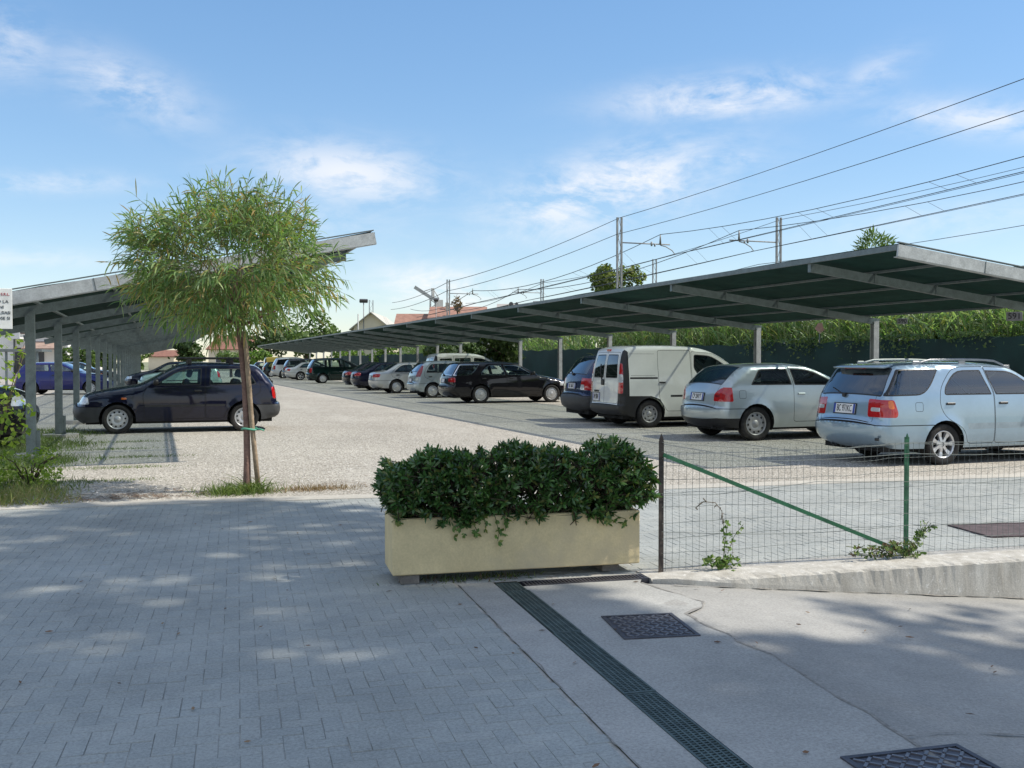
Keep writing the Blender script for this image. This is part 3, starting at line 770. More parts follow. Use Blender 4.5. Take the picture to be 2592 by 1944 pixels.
SP['hatch']=dict(W=1.695,wb=2.475,R=.295,zb=.955,th=.29,zrb=.56,zfb=.55,zhood=.72,bumper='grey',
 E=prof([(-.52,.26,.08,.03),(-.68,.30,.10,.05),(-.74,.38,.12,.06),(-.745,.555,.12,.06),(-.665,.575,.10,.05),(-.655,.78,.10,.05),(-.615,.955,.10,.05),(-.42,1.20,.08,.045),(-.30,1.335,.06,.04),(-.16,1.375,.06,.03),(.3,1.40,.06,.04),(.9,1.40,.06,.045),(1.2,1.38,.06,.045),(1.42,1.30,.06,.045),(1.98,.965,.06,.05),(2.12,.93,.08,.05),(2.8,.83,.10,.05),(3.05,.77,.12,.05),(3.14,.70,.14,.06),(3.18,.56,.15,.07),(3.27,.54,.16,.08),(3.28,.36,.16,.08),(3.1,.22,.12,.06)]),
 ws=(1.94,1.34),rg=(.985,1.335),rgv=.90,
 windows=[([(-.27,.97,.06),(-.15,1.19,.10),(-.02,1.315,.08),(.68,1.325,.03),(.70,.97,.03)],0),
          ([(.86,.97,.03),(.84,1.325,.03),(1.18,1.305,.10),(1.36,1.24,.05),(1.80,.965,.05)],1)],
 doors=[[(-.02,.66,.1),(-.34,.80,.12),(-.345,.99,.1),(-.22,1.20,.1),(-.05,1.36,.08),(.75,1.37,.03),(.775,1.0,.03),(.775,.28,.05),(.42,.28,.05),(.33,.5,.12)],
        [(.785,.28,.05),(.785,1.0,.03),(.76,1.37,.03),(1.2,1.35,.1),(1.41,1.27,.05),(1.89,.965,.05),(2.0,.80,.08),(1.96,.28,.05)]],
 mould=[('mould',[(.40,.535),(.765,.535),(.765,.575),(.38,.575)]),('mould',[(.795,.535),(1.95,.535),(1.96,.575),(.795,.575)])],
 handles=[-.10,.92],hz=.86,mirror=1.78,
 lamps_side=[('tail',[(-1.0,.68),(-.59,.68),(-.555,.925),(-1.0,.925)]),('head',[(3.0,.60),(3.6,.60),(3.6,.74),(3.03,.74)]),('heada',[(2.30,.69),(2.40,.69),(2.40,.73),(2.30,.73)])],
 lamps_top=[('tail',[(.68,.47),(.68,1.2),(.925,1.2),(.925,.47)],'rear'),('tailw',[(.68,.47),(.68,.62),(.79,.62),(.79,.47)],'rear'),('head',[(.60,.38),(.60,1.2),(.73,1.2),(.73,.40)],'front')],
 black_top=[([(.60,-.36),(.60,.36),(.72,.36),(.72,-.36)],'front')],
 plate=(.70,.46,.12),wheel='holes',rimmat=hubgrey,ytail=.86,wiper=.99)
SP['van']=dict(W=1.714,wb=2.585,R=.305,zb=1.10,th=.13,zrb=.50,zfb=.60,zhood=.9,bumper='black',kr=.03,van=1,
 E=prof([(-.50,.26,.05,.02),(-.66,.30,.06,.03),(-.73,.36,.07,.04),(-.735,.49,.07,.04),(-.70,.51,.05,.03),(-.695,.9,.05,.03),(-.66,1.35,.06,.03),(-.60,1.64,.07,.03),(-.52,1.765,.06,.03),(-.2,1.795,.06,.03),(.6,1.80,.06,.035),(1.2,1.775,.06,.04),(1.6,1.68,.06,.045),(1.95,1.50,.07,.05),(2.50,1.10,.06,.06),(2.68,1.04,.08,.06),(3.05,.96,.12,.07),(3.26,.85,.16,.08),(3.36,.68,.18,.09),(3.42,.58,.18,.1),(3.44,.38,.18,.1),(3.25,.24,.12,.06)]),
 ws=(2.45,1.72),rg=(1.09,1.61),split_rear=1,ztail=.53,ytail=.84,rgm=gl_dark,
 windows=[([(1.25,1.10,.04),(1.10,1.30,.06),(1.12,1.62,.06),(1.55,1.59,.12),(1.86,1.42,.1),(2.20,1.13,.05)],0)],
 doors=[[(1.06,.36,.06),(1.04,1.30,.05),(1.05,1.69,.05),(1.6,1.65,.12),(1.95,1.46,.08),(2.36,1.12,.06),(2.36,.9,.06),(2.06,.75,.08),(1.98,.36,.06)],
        [(.42,.36,.03),(.22,.62,.1),(.20,1.30,.05),(.21,1.71,.05),(1.03,1.71,.05),(1.03,.36,.06)]],
 side_pre=[([(-1.0,.0),(-.50,.0),(-.50,1.66),(-.55,1.72),(-1.0,1.72)],'black'),([(-1.0,.0),(.33,.0),(.36,.40),(.26,.62),(.02,.70),(-1.0,.71)],'black')],
 mould=[('mould',[(-.48,1.075),(.19,1.075),(.19,1.115),(-.48,1.115)]),('mould',[(.50,.675),(1.02,.675),(1.02,.72),(.50,.72)]),('mould',[(1.075,.675),(2.0,.675),(2.0,.72),(1.075,.72)]),
        ('gap',[(-.46,1.15),(.13,1.15),(.13,1.155),(-.46,1.155)]),('gap',[(-.46,1.625),(.13,1.625),(.13,1.63),(-.46,1.63)])],
 handles=[1.16,.30],hz=1.0,mirror=2.1,
 lamps_side=[('tail',[(-1,.76),(-.655,.76),(-.63,1.42),(-1,1.42)]),('tailw',[(-1,1.0),(-.645,1.0),(-.64,1.18),(-1,1.18)]),('head',[(3.1,.68),(3.6,.68),(3.6,.86),(3.0,.86)])],
 lamps_top=[('black',[(.50,.66),(.50,1.2),(1.70,1.2),(1.70,.635)],'rear'),('tail',[(.76,.675),(.76,1.2),(1.42,1.2),(1.42,.66)],'rear'),('tailw',[(1.0,.675),(1.0,1.2),(1.18,1.2),(1.18,.67)],'rear'),('head',[(.68,.42),(.68,1.2),(.86,1.2),(.86,.44)],'front')],
 black_top=[([(.62,-.4),(.62,.4),(.82,.4),(.82,-.4)],'front')],
 plate=(.66,.36,.17,.40),wheel='steel',rimmat=steelwheel,bhandle=1)
SP['minivan']=dict(W=1.80,wb=2.85,R=.325,zb=1.05,th=.24,zrb=.60,zfb=.58,zhood=.80,bumper='paint',
 E=prof([(-.68,.27,.08,.04),(-.90,.34,.14,.08),(-.95,.46,.16,.10),(-.94,.60,.15,.09),(-.88,.64,.12,.07),(-.86,.85,.12,.07),(-.82,1.06,.11,.07),(-.66,1.36,.09,.06),(-.52,1.58,.07,.05),(-.38,1.63,.07,.03),(.4,1.67,.07,.04),(1.2,1.66,.07,.045),(1.55,1.60,.07,.05),(1.95,1.40,.06,.05),(2.55,1.04,.06,.06),(2.75,.99,.08,.06),(3.25,.88,.12,.06),(3.48,.76,.18,.09),(3.56,.56,.24,.12),(3.56,.40,.22,.12),(3.4,.26,.15,.08)]),
 ws=(2.48,1.68),rg=(1.08,1.57),rgv=.93,rgm=gl_dark,
 windows=[([(-.70,1.08,.04),(-.50,1.50,.06),(.36,1.57,.04),(.40,1.08,.04)],None),([(.52,1.08,.03),(.50,1.57,.03),(1.30,1.55,.03),(1.40,1.08,.03)],0),([(1.50,1.08,.03),(1.42,1.55,.03),(1.62,1.51,.08),(1.90,1.36,.05),(2.34,1.08,.05)],1)],
 doors=[[(.46,.34,.05),(.44,1.62,.03),(1.36,1.60,.03),(1.455,1.06,.03),(1.455,.34,.05)],[(1.465,.34,.05),(1.465,1.06,.03),(1.37,1.60,.03),(1.62,1.57,.08),(1.95,1.38,.05),(2.44,1.07,.05),(2.40,.8,.06),(2.34,.34,.05)]],
 mould=[('mould',[(.42,.56),(1.445,.56),(1.445,.60),(.42,.60)]),('mould',[(1.475,.56),(2.32,.56),(2.32,.60),(1.475,.60)])],
 handles=[1.28,1.60],hz=.95,mirror=2.3,
 lamps_side=[('tail',[(-1.2,.72),(-.76,.72),(-.70,1.02),(-1.2,1.02)]),('head',[(3.25,.68),(3.9,.68),(3.9,.84),(3.2,.84)])],
 lamps_top=[('tail',[(.72,.66),(.72,1.2),(1.02,1.2),(1.02,.64)],'rear'),('head',[(.66,.42),(.66,1.2),(.80,1.2),(.80,.44)],'front')],
 black_top=[([(.62,-.36),(.62,.36),(.76,.36),(.76,-.36)],'front')],
 plate=(.84,.46,.13),wheel='slots',rimmat=hubgrey,ytail=.84)
SP['sedan']=dict(W=1.745,wb=2.60,R=.31,zb=.945,th=.34,zrb=.60,zfb=.52,zhood=.70,trunk=-.72,rgx=(-.42,.13),
 E=prof([(-.68,.25,.10,.04),(-.92,.30,.15,.07),(-1.0,.45,.2,.10),(-1.0,.60,.18,.10),(-.97,.64,.15,.09),(-.97,.82,.14,.08),(-.93,.93,.10,.05),(-.80,.965,.08,.03),(-.50,.99,.08,.04),(-.36,1.06,.08,.05),(.08,1.33,.07,.05),(.28,1.37,.06,.04),(.7,1.395,.06,.045),(1.1,1.385,.06,.045),(1.38,1.31,.06,.045),(2.0,.97,.06,.05),(2.2,.93,.08,.05),(2.85,.82,.10,.05),(3.15,.73,.14,.06),(3.3,.62,.2,.1),(3.36,.48,.24,.12),(3.36,.36,.22,.12),(3.2,.23,.15,.08)]),
 ws=(1.96,1.34),rg=(.99,1.33),rgv=.90,rgm=gl_dark,
 windows=[([(-.12,.975,.08),(.12,1.20,.12),(.34,1.31,.08),(.72,1.32,.03),(.82,.97,.03)],0),([(.92,.97,.03),(.82,1.32,.03),(1.12,1.305,.12),(1.34,1.23,.05),(1.80,.965,.05)],1)],
 doors=[[(.0,.66,.1),(-.24,.80,.1),(-.22,.99,.08),(.10,1.25,.1),(.30,1.355,.06),(.78,1.365,.03),(.87,.96,.03),(.87,.29,.05),(.44,.29,.05),(.36,.5,.12)],[(.88,.29,.05),(.88,.96,.03),(.79,1.365,.03),(1.15,1.35,.1),(1.38,1.27,.05),(1.90,.965,.05),(2.04,.80,.08),(2.0,.29,.05)]],
 mould=[],handles=[.06,1.02],hz=.85,mirror=1.8,bmirror=0,
 lamps_side=[('tail',[(-1.3,.72),(-.80,.74),(-.74,.86),(-.80,.90),(-1.3,.90)]),('head',[(3.1,.56),(3.7,.56),(3.7,.70),(3.05,.70)])],
 lamps_top=[('tail',[(.73,.40),(.73,1.2),(.89,1.2),(.89,.40)],'rear'),('head',[(.56,.40),(.56,1.2),(.68,1.2),(.68,.42)],'front')],
 black_top=[([(.50,-.2),(.50,.2),(.70,.2),(.70,-.2)],'front')],
 plate=(.74,.46,.12),wheel='slots',rimmat=hubgrey,ytail=.80)
def variant(base, **kw):
    d=dict(SP[base]); d.update(kw); return d
def stretch(base, fz=1.0, **kw):
    d=dict(SP[base]); d['E']=[(p[0],p[1]*fz,p[2],p[3]) for p in d['E']]
    for k in('windows',): d[k]=[([(q[0],q[1]*fz)+tuple(q[2:]) for q in w_],i) for w_,i in d[k]]
    d['doors']=[[(q[0],max(.29,q[1]*fz) if q[1]<.4 else q[1]*fz)+tuple(q[2:]) for q in w_] for w_ in d['doors']]
    d['lamps_side']=[(k,[(a,b*fz) for a,b in p]) for k,p in d['lamps_side']]; d['lamps_top']=[(k,[(a*fz,b) for a,b in p],r) for k,p,r in d['lamps_top']]
    d['rg']=tuple(a*fz for a in d['rg'])
    for k in ('zb','zrb','zfb','zhood'): d[k]=d[k]*fz
    d.update(kw); return d
# ================================================================== ground
def sheet(name, polys, mat, kind='structure', **kw):
    v=[];f=[]
    for p in polys:
        b=len(v); v+=p; f.append(tuple(range(b,b+len(p))))
    o=mesh_obj(name,v,f,mat); tag(o,kind=kind,**kw); return o
# -- materials of the ground
m,t,out=new_mat('gravel'); p=N(t,'ShaderNodeBsdfPrincipled'); t.links.new(p.outputs[0],out.inputs[0]); v=coords(t)
vo=N(t,'ShaderNodeTexVoronoi'); vo.inputs['Scale'].default_value=46; t.links.new(v,vo.inputs['Vector'])
vb=N(t,'ShaderNodeTexVoronoi'); vb.inputs['Scale'].default_value=17; t.links.new(v,vb.inputs['Vector'])
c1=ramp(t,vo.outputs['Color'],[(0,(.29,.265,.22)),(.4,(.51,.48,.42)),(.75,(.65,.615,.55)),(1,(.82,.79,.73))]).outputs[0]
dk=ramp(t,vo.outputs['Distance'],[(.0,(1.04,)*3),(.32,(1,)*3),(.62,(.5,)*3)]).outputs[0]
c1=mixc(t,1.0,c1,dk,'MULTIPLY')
pt=noise(t,.35,5,.65,v); pc=ramp(t,pt.outputs[0],[(.3,(.86,.85,.83)),(.68,(1.06,1.05,1.03))]).outputs[0]; c1=mixc(t,1.0,c1,pc,'MULTIPLY')
sp=noise(t,6.5,3,.75,v); sf=ramp(t,sp.outputs[0],[(.64,(0,0,0)),(.74,(.55,)*3)]).outputs[0]; c1=mixc(t,sf,c1,(.25,.225,.18))
vm=coords(t,True,(.5,.08,1)); tr=noise(t,1.6,3,.5,vm); tf=ramp(t,tr.outputs[0],[(.55,(0,0,0)),(.7,(.32,)*3)]).outputs[0]; c1=mixc(t,tf,c1,(.5,.48,.43))
t.links.new(c1,p.inputs['Base Color']); p.inputs['Roughness'].default_value=.95; p.inputs['Specular IOR Level'].default_value=.2
mh=N(t,'ShaderNodeMath',operation='ADD'); t.links.new(vo.outputs['Distance'],mh.inputs[0]); t.links.new(vb.outputs['Distance'],mh.inputs[1])
t.links.new(bump(t,mh.outputs[0],-.8,.025),p.inputs['Normal']); gravel=m

def paved(name,cols,stain):
    m,t,out=new_mat(name); p=N(t,'ShaderNodeBsdfPrincipled'); t.links.new(p.outputs[0],out.inputs[0]); v=coords(t)
    g=N(t,'ShaderNodeNewGeometry'); c=ramp(t,g.outputs['Random Per Island'],[(0,cols[0]),(.5,cols[1]),(1,cols[2])]).outputs[0]
    n=noise(t,.9,6,.7,v); s_=ramp(t,n.outputs[0],[(.32,(.76,.76,.75)),(.68,(1.1,1.09,1.07))]).outputs[0]; c=mixc(t,1.0,c,s_,'MULTIPLY')
    n=noise(t,70,4,.8,v); s_=ramp(t,n.outputs[0],[(.3,(.66,)*3),(.65,(1.1,)*3)]).outputs[0]; c=mixc(t,1.0,c,s_,'MULTIPLY')
    n=noise(t,3.2,5,.75,v,.6); s_=ramp(t,n.outputs[0],[(.60,(0,0,0)),(.76,(.45,)*3)]).outputs[0]; c=mixc(t,s_,c,stain)
    t.links.new(c,p.inputs['Base Color']); p.inputs['Roughness'].default_value=.85; p.inputs['Specular IOR Level'].default_value=.35
    nb=noise(t,160,3,.7,v); t.links.new(bump(t,nb.outputs[0],.18,.006),p.inputs['Normal']); return m
paver=paved('concrete pavers',[(.35,.372,.362),(.37,.39,.375),(.388,.404,.386)],(.30,.31,.295))
slab=paved('poured concrete',[(.40,.40,.38)]*3,(.31,.31,.295))
roadm=paved('worn road concrete',[(.36,.355,.335)]*3,(.26,.255,.24))
joint=M_('jointing sand',(.45,.435,.39),.95,0,.25,12,fine=.3,bscale=120,world=True)
earth=M_('dry earth',(.27,.22,.16),.95,0,.3,2,fine=.35,bscale=50,world=True,bmp=.4)
far_ground=M_('far ground',(.20,.21,.12),.95,0,.3,.02,world=True)
edge_m=paved('edge strip concrete',[(.52,.495,.44)]*3,(.42,.395,.345))

EV=lambda u: 10.62-.02*u-(.16 if u>3 else .16*max(0,u)/3)   # where the paving meets the gravel, as v(u) in the turned frame
EW=.32
def edge_line(off,us): return [F(u,EV(u)+off) for u in us]
US=[-14,-6,-3,0,1.5,3,5,8,12,16]
# land beyond
sheet('terrain',[[(-1500,-300,-.6),(1500,-300,-.6),(1500,3000,-.6),(-1500,3000,-.6)]],far_ground)
a=edge_line(EW,US)
v=[(x,y,.0) for x,y,_ in a]+[(x,170,0) for x in (-60,-40,-20,-5,2,6,9,12,15,18)]
n=len(US)
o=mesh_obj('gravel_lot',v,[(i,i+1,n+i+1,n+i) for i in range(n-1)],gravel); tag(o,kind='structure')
# strip of verge beyond the fence up to the railway
bank=M_('railway bank',(.13,.13,.07),.95,0,.4,.8,world=True)
sheet('railway_bank',[[(17.9,5.5,-.02),(22.5,5.5,.6),(22.5,170,.6),(17.9,170,-.02)],[(22.5,5.5,.6),(40,5.5,1.0),(40,170,1.0),(22.5,170,.6)]],bank)
# concrete edge strip of the lot: a flush kerb 
l0=edge_line(0,US); l1=edge_line(EW,US)
v=[(x,y,.006) for x,y,_ in l0]+[(x,y,.006) for x,y,_ in l1]+[(x,y,-.1) for x,y,_ in l0]+[(x,y,-.1) for x,y,_ in l1]
f=[(i,i+1,n+i+1,n+i) for i in range(n-1)]+[(2*n+i,2*n+i+1,i+1,i) for i in range(n-1)]+[(n+i,n+i+1,3*n+i+1,3*n+i) for i in range(n-1)]
tag(mesh_obj('lot_edge_strip',v,f,edge_m),kind='structure')
# bedding under the pavers
US2=[-14,-6,-3,0,1.38]
sheet('paving_bed',[[F(-14,-8,-.0034),F(1.38,-8,-.0034)]+[(x,y,-.0034) for x,y,_ in edge_line(0,[1.38,0,-3,-6,-14])],
                    [F(1.38,6.30,-.0034),F(16,6.30,-.0034)]+[(x,y,-.0034) for x,y,_ in edge_line(0,[16,12,8,5,3,1.5,1.38])]],joint)
# pavers in herringbone, one mesh
U=.08; G=.0026; v=[];f=[]
for i in range(-50,140):
    for j in range(23,135):
        k=(i-j)%4
        if k==0: u0,v0,u1,v1=i,j,i+2,j+1
        elif k==3: u0,v0,u1,v1=i,j,i+1,j+2
        else: continue
        u0,v0,u1,v1=u0*U,v0*U,u1*U,v1*U
        uc=(u0+u1)/2
        if u1>1.382 and v0<6.30: 
            if u0>=1.38: continue
            if v0<6.25: u1=min(u1,1.38)
            else: continue
            if u1-u0<.02: continue
        e=EV(uc)
        if v0>e-.02: continue
        v1=min(v1,e)
        g=G+random.uniform(-.0008,.001); z=random.gauss(0,.0009); z2=z+random.gauss(0,.0007)
        b=len(v)
        for (uu,vv,zz) in ((u0+g,v0+g,z),(u1-g,v0+g,z2),(u1-g,v1-g,z2),(u0+g,v1-g,z)): v.append(F(uu,vv,zz))
        q=.0022
        for (uu,vv) in ((u0+g-q,v0+g-q),(u1-g+q,v0+g-q),(u1-g+q,v1-g+q),(u0+g-q,v1-g+q)): v.append(F(uu,vv,-.0034))
        f+=[(b,b+1,b+2,b+3)]+[(b+4+a_,b+4+(a_+1)%4,b+(a_+1)%4,b+a_) for a_ in range(4)]
tag(mesh_obj('paving',v,f,paver),kind='structure')
# concrete pad with the drain, then the road ramp that falls away to the right
def RZ(u): return -.095*max(0,min(u-2.55,9.4))
crack=[(2.55,6.02),(2.70,5.62),(2.74,5.5),(2.68,5.38),(2.50,5.2),(2.47,5.02),(2.52,4.75),(2.50,4.6),(2.55,4.35),(2.53,4.1),(2.50,3.8),(2.51,3.5),(2.49,3.25),(2.47,3.05),(2.51,2.75),(2.48,2.4),(2.50,1.6),(2.5,-8)]
DU0,DU1=1.615,1.775
pad=[F(1.38,-8,.002),F(DU0,-8,.002),F(DU0,6.30,.002),F(1.38,6.30,.002)]
ck=[(2.6,6.12)]+crack; padS=[]
for (u0,v0),(u1,v1) in zip(ck[:-1],ck[1:]):
    padS.append([F(DU1,v1,.002),F(2.2,v1,.002),F(2.2,v0,.002),F(DU1,v0,.002)]); padS.append([F(2.2,v1,.002),F(u1,v1,RZ(u1)+.003),F(u0,v0,RZ(u0)+.003),F(2.2,v0,.002)])
o=sheet('concrete_pad',[pad]+padS+[[F(DU1,6.26,.002),F(2.78,6.26,.002),F(2.78,6.30,.002),F(DU1,6.30,.002)]],slab)
rv=[];rf=[]
uu=[2.0,2.3,2.6,3,4,5,6.5,8,10,12,30]; vvs=[-40,-8,0,3,5,6.02]
for b_ in vvs:
    for a_ in uu: rv.append(F(a_,b_,RZ(a_)-.004))
for j in range(len(vvs)-1):
    for i in range(len(uu)-1): q=j*len(uu)+i; rf.append((q,q+1,q+1+len(uu),q+len(uu)))
tag(mesh_obj('road',rv,rf,roadm),kind='structure')
# ground behind the viewer and to the left
sheet('street',[[F(-60,-40,-.02),F(2.0,-40,-.02),F(2.0,-7.9,-.02),F(-60,-7.9,-.02)],[F(-60,-8,-.012),F(-14,-8,-.012),F(-14,11,-.012),F(-60,11,-.012)]],roadm)
# cracks filled with dirt
def ribbon(name,path,w,mat,zf,parent=None):
    v=[];f=[]
    P=[]
    for a_,b_ in zip(path[:-1],path[1:]):
        n_=max(2,int(math.dist(a_,b_)/.085))
        for i in range(n_): q=i/n_; P.append((a_[0]+(b_[0]-a_[0])*q+random.gauss(0,.006),a_[1]+(b_[1]-a_[1])*q+random.gauss(0,.006)))
    P.append(path[-1])
    for i,(x,y) in enumerate(P):
        a_=P[max(0,i-1)]; b_=P[min(len(P)-1,i+1)]; d=math.dist(a_,b_) or 1; nx,ny=-(b_[1]-a_[1])/d,(b_[0]-a_[0])/d
        w_=w*random.choice((.05,.3,.6,1,1.4))*random.uniform(.6,1.3)
        for s_ in (-1,1): v.append(F(x+nx*w_*s_,y+ny*w_*s_,zf(x)+.005))
    for i in range(len(P)-1): f.append((2*i,2*i+1,2*i+3,2*i+2))
    o=mesh_obj(name,v,f,mat)
    if parent: o.parent=parent
    else: tag(o,kind='structure')
    return o
dirt=M_('crack dirt',(.23,.22,.20),.95,0,.4,30,world=True)
ribbon('pavement_crack',crack[:-2],.009,dirt,RZ)
ribbon('pavement_crack',[(2.49,3.25),(2.75,3.28),(3.1,3.24),(3.5,3.27),(4.2,3.22),(5.5,3.25)],.006,dirt,RZ)
ribbon('pavement_crack',[(2.47,3.05),(2.7,3.06),(3.1,3.02),(3.6,3.04),(4.4,2.98)],.005,dirt,RZ)
ribbon('pavement_crack',[(1.385,6.25),(1.382,5.5),(1.384,4.5),(1.381,3.5),(1.384,2.0)],.004,dirt,lambda u:.0)
ribbon('pavement_crack',[(2.78,5.98),(3.5,5.965),(4.5,5.965),(6,5.965),(8.5,5.965)],.014,dirt,RZ)

# ================================================================== drains and covers
grate_m=M_('green grey grating',(.10,.14,.135),.6,.3,.3,8,fine=.4,bscale=70,world=True)
iron=M_('cast iron',(.10,.098,.112),.55,.5,.35,10,fine=.3,bscale=60,world=True)
rust_cover=M_('rusty plate',(.115,.085,.085),.8,.1,.4,6,fine=.45,bscale=60,world=True)
g=empty('drain_channel'); tag(g,'long narrow grey-green drain grating running along the edge of the herringbone paving','drain')
b=MB(); b.add([F(DU0,-1,-.09),F(DU1,-1,-.09),F(DU1,6.25,-.09),F(DU0,6.25,-.09)],[(0,1,2,3)])
b.add([F(DU0,-1,-.09),F(DU0,6.25,-.09),F(DU0,6.25,.002),F(DU0,-1,.002)],[(0,1,2,3)]); b.add([F(DU1,-1,-.09),F(DU1,6.25,-.09),F(DU1,6.25,.002),F(DU1,-1,.002)],[(0,1,2,3)])
b.build('gutter',[underm],g)
i=0; vv=-1.0
while vv<6.2:
    L=min(.995,6.24-vv); b=MB(); du=random.gauss(0,.004); dz=random.uniform(-.002,.004)
    def bx(u0,v0,u1,v1,h=.018): b.box((u0,v0,-.012+dz),(u1,v1,-.012+h+dz),0,FM)
    bx(DU0+.004+du,vv,DU0+.014+du,vv+L); bx(DU1-.014+du,vv,DU1-.004+du,vv+L); bx(DU0+.0142+du,vv,DU1-.0142+du,vv+.012); bx(DU0+.0142+du,vv+L-.012,DU1-.0142+du,vv+L)
    for q in range(1,5): uq=DU0+.014+(DU1-DU0-.028)*q/5+du; bx(uq-.004,vv+.0122,uq+.004,vv+L-.0122,.017)
    nq=int(L/.022)
    for q in range(1,nq): vq=vv+L*q/nq; bx(DU0+.0144+du,vq-.0045,DU1-.0144+du,vq+.0045,.0155)
    b.build('grating',[grate_m],g); vv+=1.0
g=empty('cross_drain'); tag(g,'short dark drain grating lying across the ground in front of the right planter foot','drain')
b=MB(); b.add([F(DU1+.02,6.12,-.06),F(2.68,6.12,-.06),F(2.68,6.26,-.06),F(DU1+.02,6.26,-.06)],[(0,1,2,3)]); b.build('gutter',[underm],g)
b=MB(); u0,u1,v0,v1=DU1+.02,2.68,6.125,6.255
b.box((u0,v0,-.03),(u1,v0+.012,.006),0,FM); b.box((u0,v1-.012,-.03),(u1,v1,.006),0,FM)
for q in range(36): uq=u0+(u1-u0)*(q+.5)/36; b.box((uq-.006,v0+.0122,-.02),(uq+.006,v1-.0122,.004),0,FM)
b.build('grating',[iron],g)
def cover(name,u,v,su,sv,rz,label,mat,zb_=0,tilt=0,pattern=True):
    g=empty(name,F(u,v,zb_),-FA+rz); g.rotation_euler=(0,tilt,-FA+rz); tag(g,label,'manhole cover')
    b=MB(); w_=.022
    b.box((-su/2,-sv/2,-.03),(su/2,-sv/2+w_,.008)); b.box((-su/2,sv/2-w_,-.03),(su/2,sv/2,.008)); b.box((-su/2,-sv/2+w_+.0002,-.03),(-su/2+w_,sv/2-w_-.0002,.008)); b.box((su/2-w_,-sv/2+w_+.0002,-.03),(su/2,sv/2-w_-.0002,.008))
    b.build('frame',[mat],g)
    b=MB(); b.box((-su/2+w_+.004,-sv/2+w_+.004,-.03),(su/2-w_-.004,sv/2-w_-.004,.0035))
    if pattern:
        nx=int(su/.045); ny=int(sv/.045)
        for i in range(nx):
            for j in range(ny):
                cx=-su/2+w_+.006+(su-2*w_-.012)*(i+.5)/nx; cy=-sv/2+w_+.006+(sv-2*w_-.012)*(j+.5)/ny
                M=Matrix.Translation((cx,cy,0))@Matrix.Rotation(PI/4 if (i+j)%2 else -PI/4,4,'Z')
                b.box((-.021,-.006,.003),(.021,.006,.0085),1,M)
    b.build('plate',[mat,M_('worn iron ribs',(.19,.186,.20),.45,.5,.3,12,world=True)],g); return g
cover('manhole_cover',2.175,5.01,.42,.47,-.10,'square patterned iron manhole cover on the concrete below the planter',iron,.001)
cover('manhole_cover',2.37,2.89,.50,.50,-.02,'patterned iron manhole cover at the very bottom edge of the photo',iron,.001,0)
cover('manhole_cover',6.55,7.02,1.05,.62,-.12,'brown rusty manhole plate in the paving behind the wire fence',rust_cover,.006,0,False)

# ================================================================== kerb wall
m,t,out=new_mat('old lime-stained concrete'); p=N(t,'ShaderNodeBsdfPrincipled'); t.links.new(p.outputs[0],out.inputs[0]); v=coords(t); vs_=coords(t,True,(1,1,.22))
n=noise(t,7,5,.7,vs_); c=ramp(t,n.outputs[0],[(.28,(.33,.31,.265)),(.5,(.47,.45,.40)),(.72,(.60,.585,.53))]).outputs[0]
n=noise(t,14,5,.75,v,.5); f_=ramp(t,n.outputs[0],[(.60,(0,0,0)),(.66,(.8,)*3)]).outputs[0]; c=mixc(t,f_,c,(.70,.69,.65))
n=noise(t,5,5,.7,v); f_=ramp(t,n.outputs[0],[(.58,(0,0,0)),(.75,(.6,)*3)]).outputs[0]; c=mixc(t,f_,c,(.25,.24,.20))
n=noise(t,120,3,.7,v); f_=ramp(t,n.outputs[0],[(.3,(.75,)*3),(.65,(1.05,)*3)]).outputs[0]; c=mixc(t,1.0,c,f_,'MULTIPLY')
t.links.new(c,p.inputs['Base Color']); p.inputs['Roughness'].default_value=.95; n=noise(t,45,4,.7,v); t.links.new(bump(t,n.outputs[0],.3,.008),p.inputs['Normal']); old_wall=m
WU0,WU1=2.66,14.0
v=[];f=[]; nu=int((WU1-WU0)/.035); 
sec=lambda u: [(5.97,RZ(u)-.06),(5.972,RZ(u)+.03),(5.978,-.012),(5.99,.002),(6.10,.010),(6.22,.016),(6.36,.018),(6.365,-.05)]
for i in range(nu+1):
    u=WU0+(WU1-WU0)*i/nu; tp=min(1,(u-WU0)/.55)
    for k,(a_,z) in enumerate(sec(u)):
        jx=random.gauss(0,.0015) if k in(2,3) else 0; jz=random.gauss(0,.002) if k in (2,3) else 0
        if k in (2,3) and random.random()<.14: jz-=.012*random.random(); jx+=.010*random.random()
        a2=a_+(1-tp)*(.10 if k<4 else 0); z2=z if k in(0,7) else z*tp+ (1-tp)*min(z,.006)
        v.append(F(u,a2+jx,z2+jz))
n=8
for i in range(nu):
    for k in range(n-1): f.append((i*n+k,(i+1)*n+k,(i+1)*n+k+1,i*n+k+1))
f.append(tuple(range(n))[::-1])
f=[q[::-1] for q in f]
o=mesh_obj('kerb_wall',v,f,old_wall); tag(o,'low crumbling white-stained concrete kerb wall carrying the wire fence','wall')

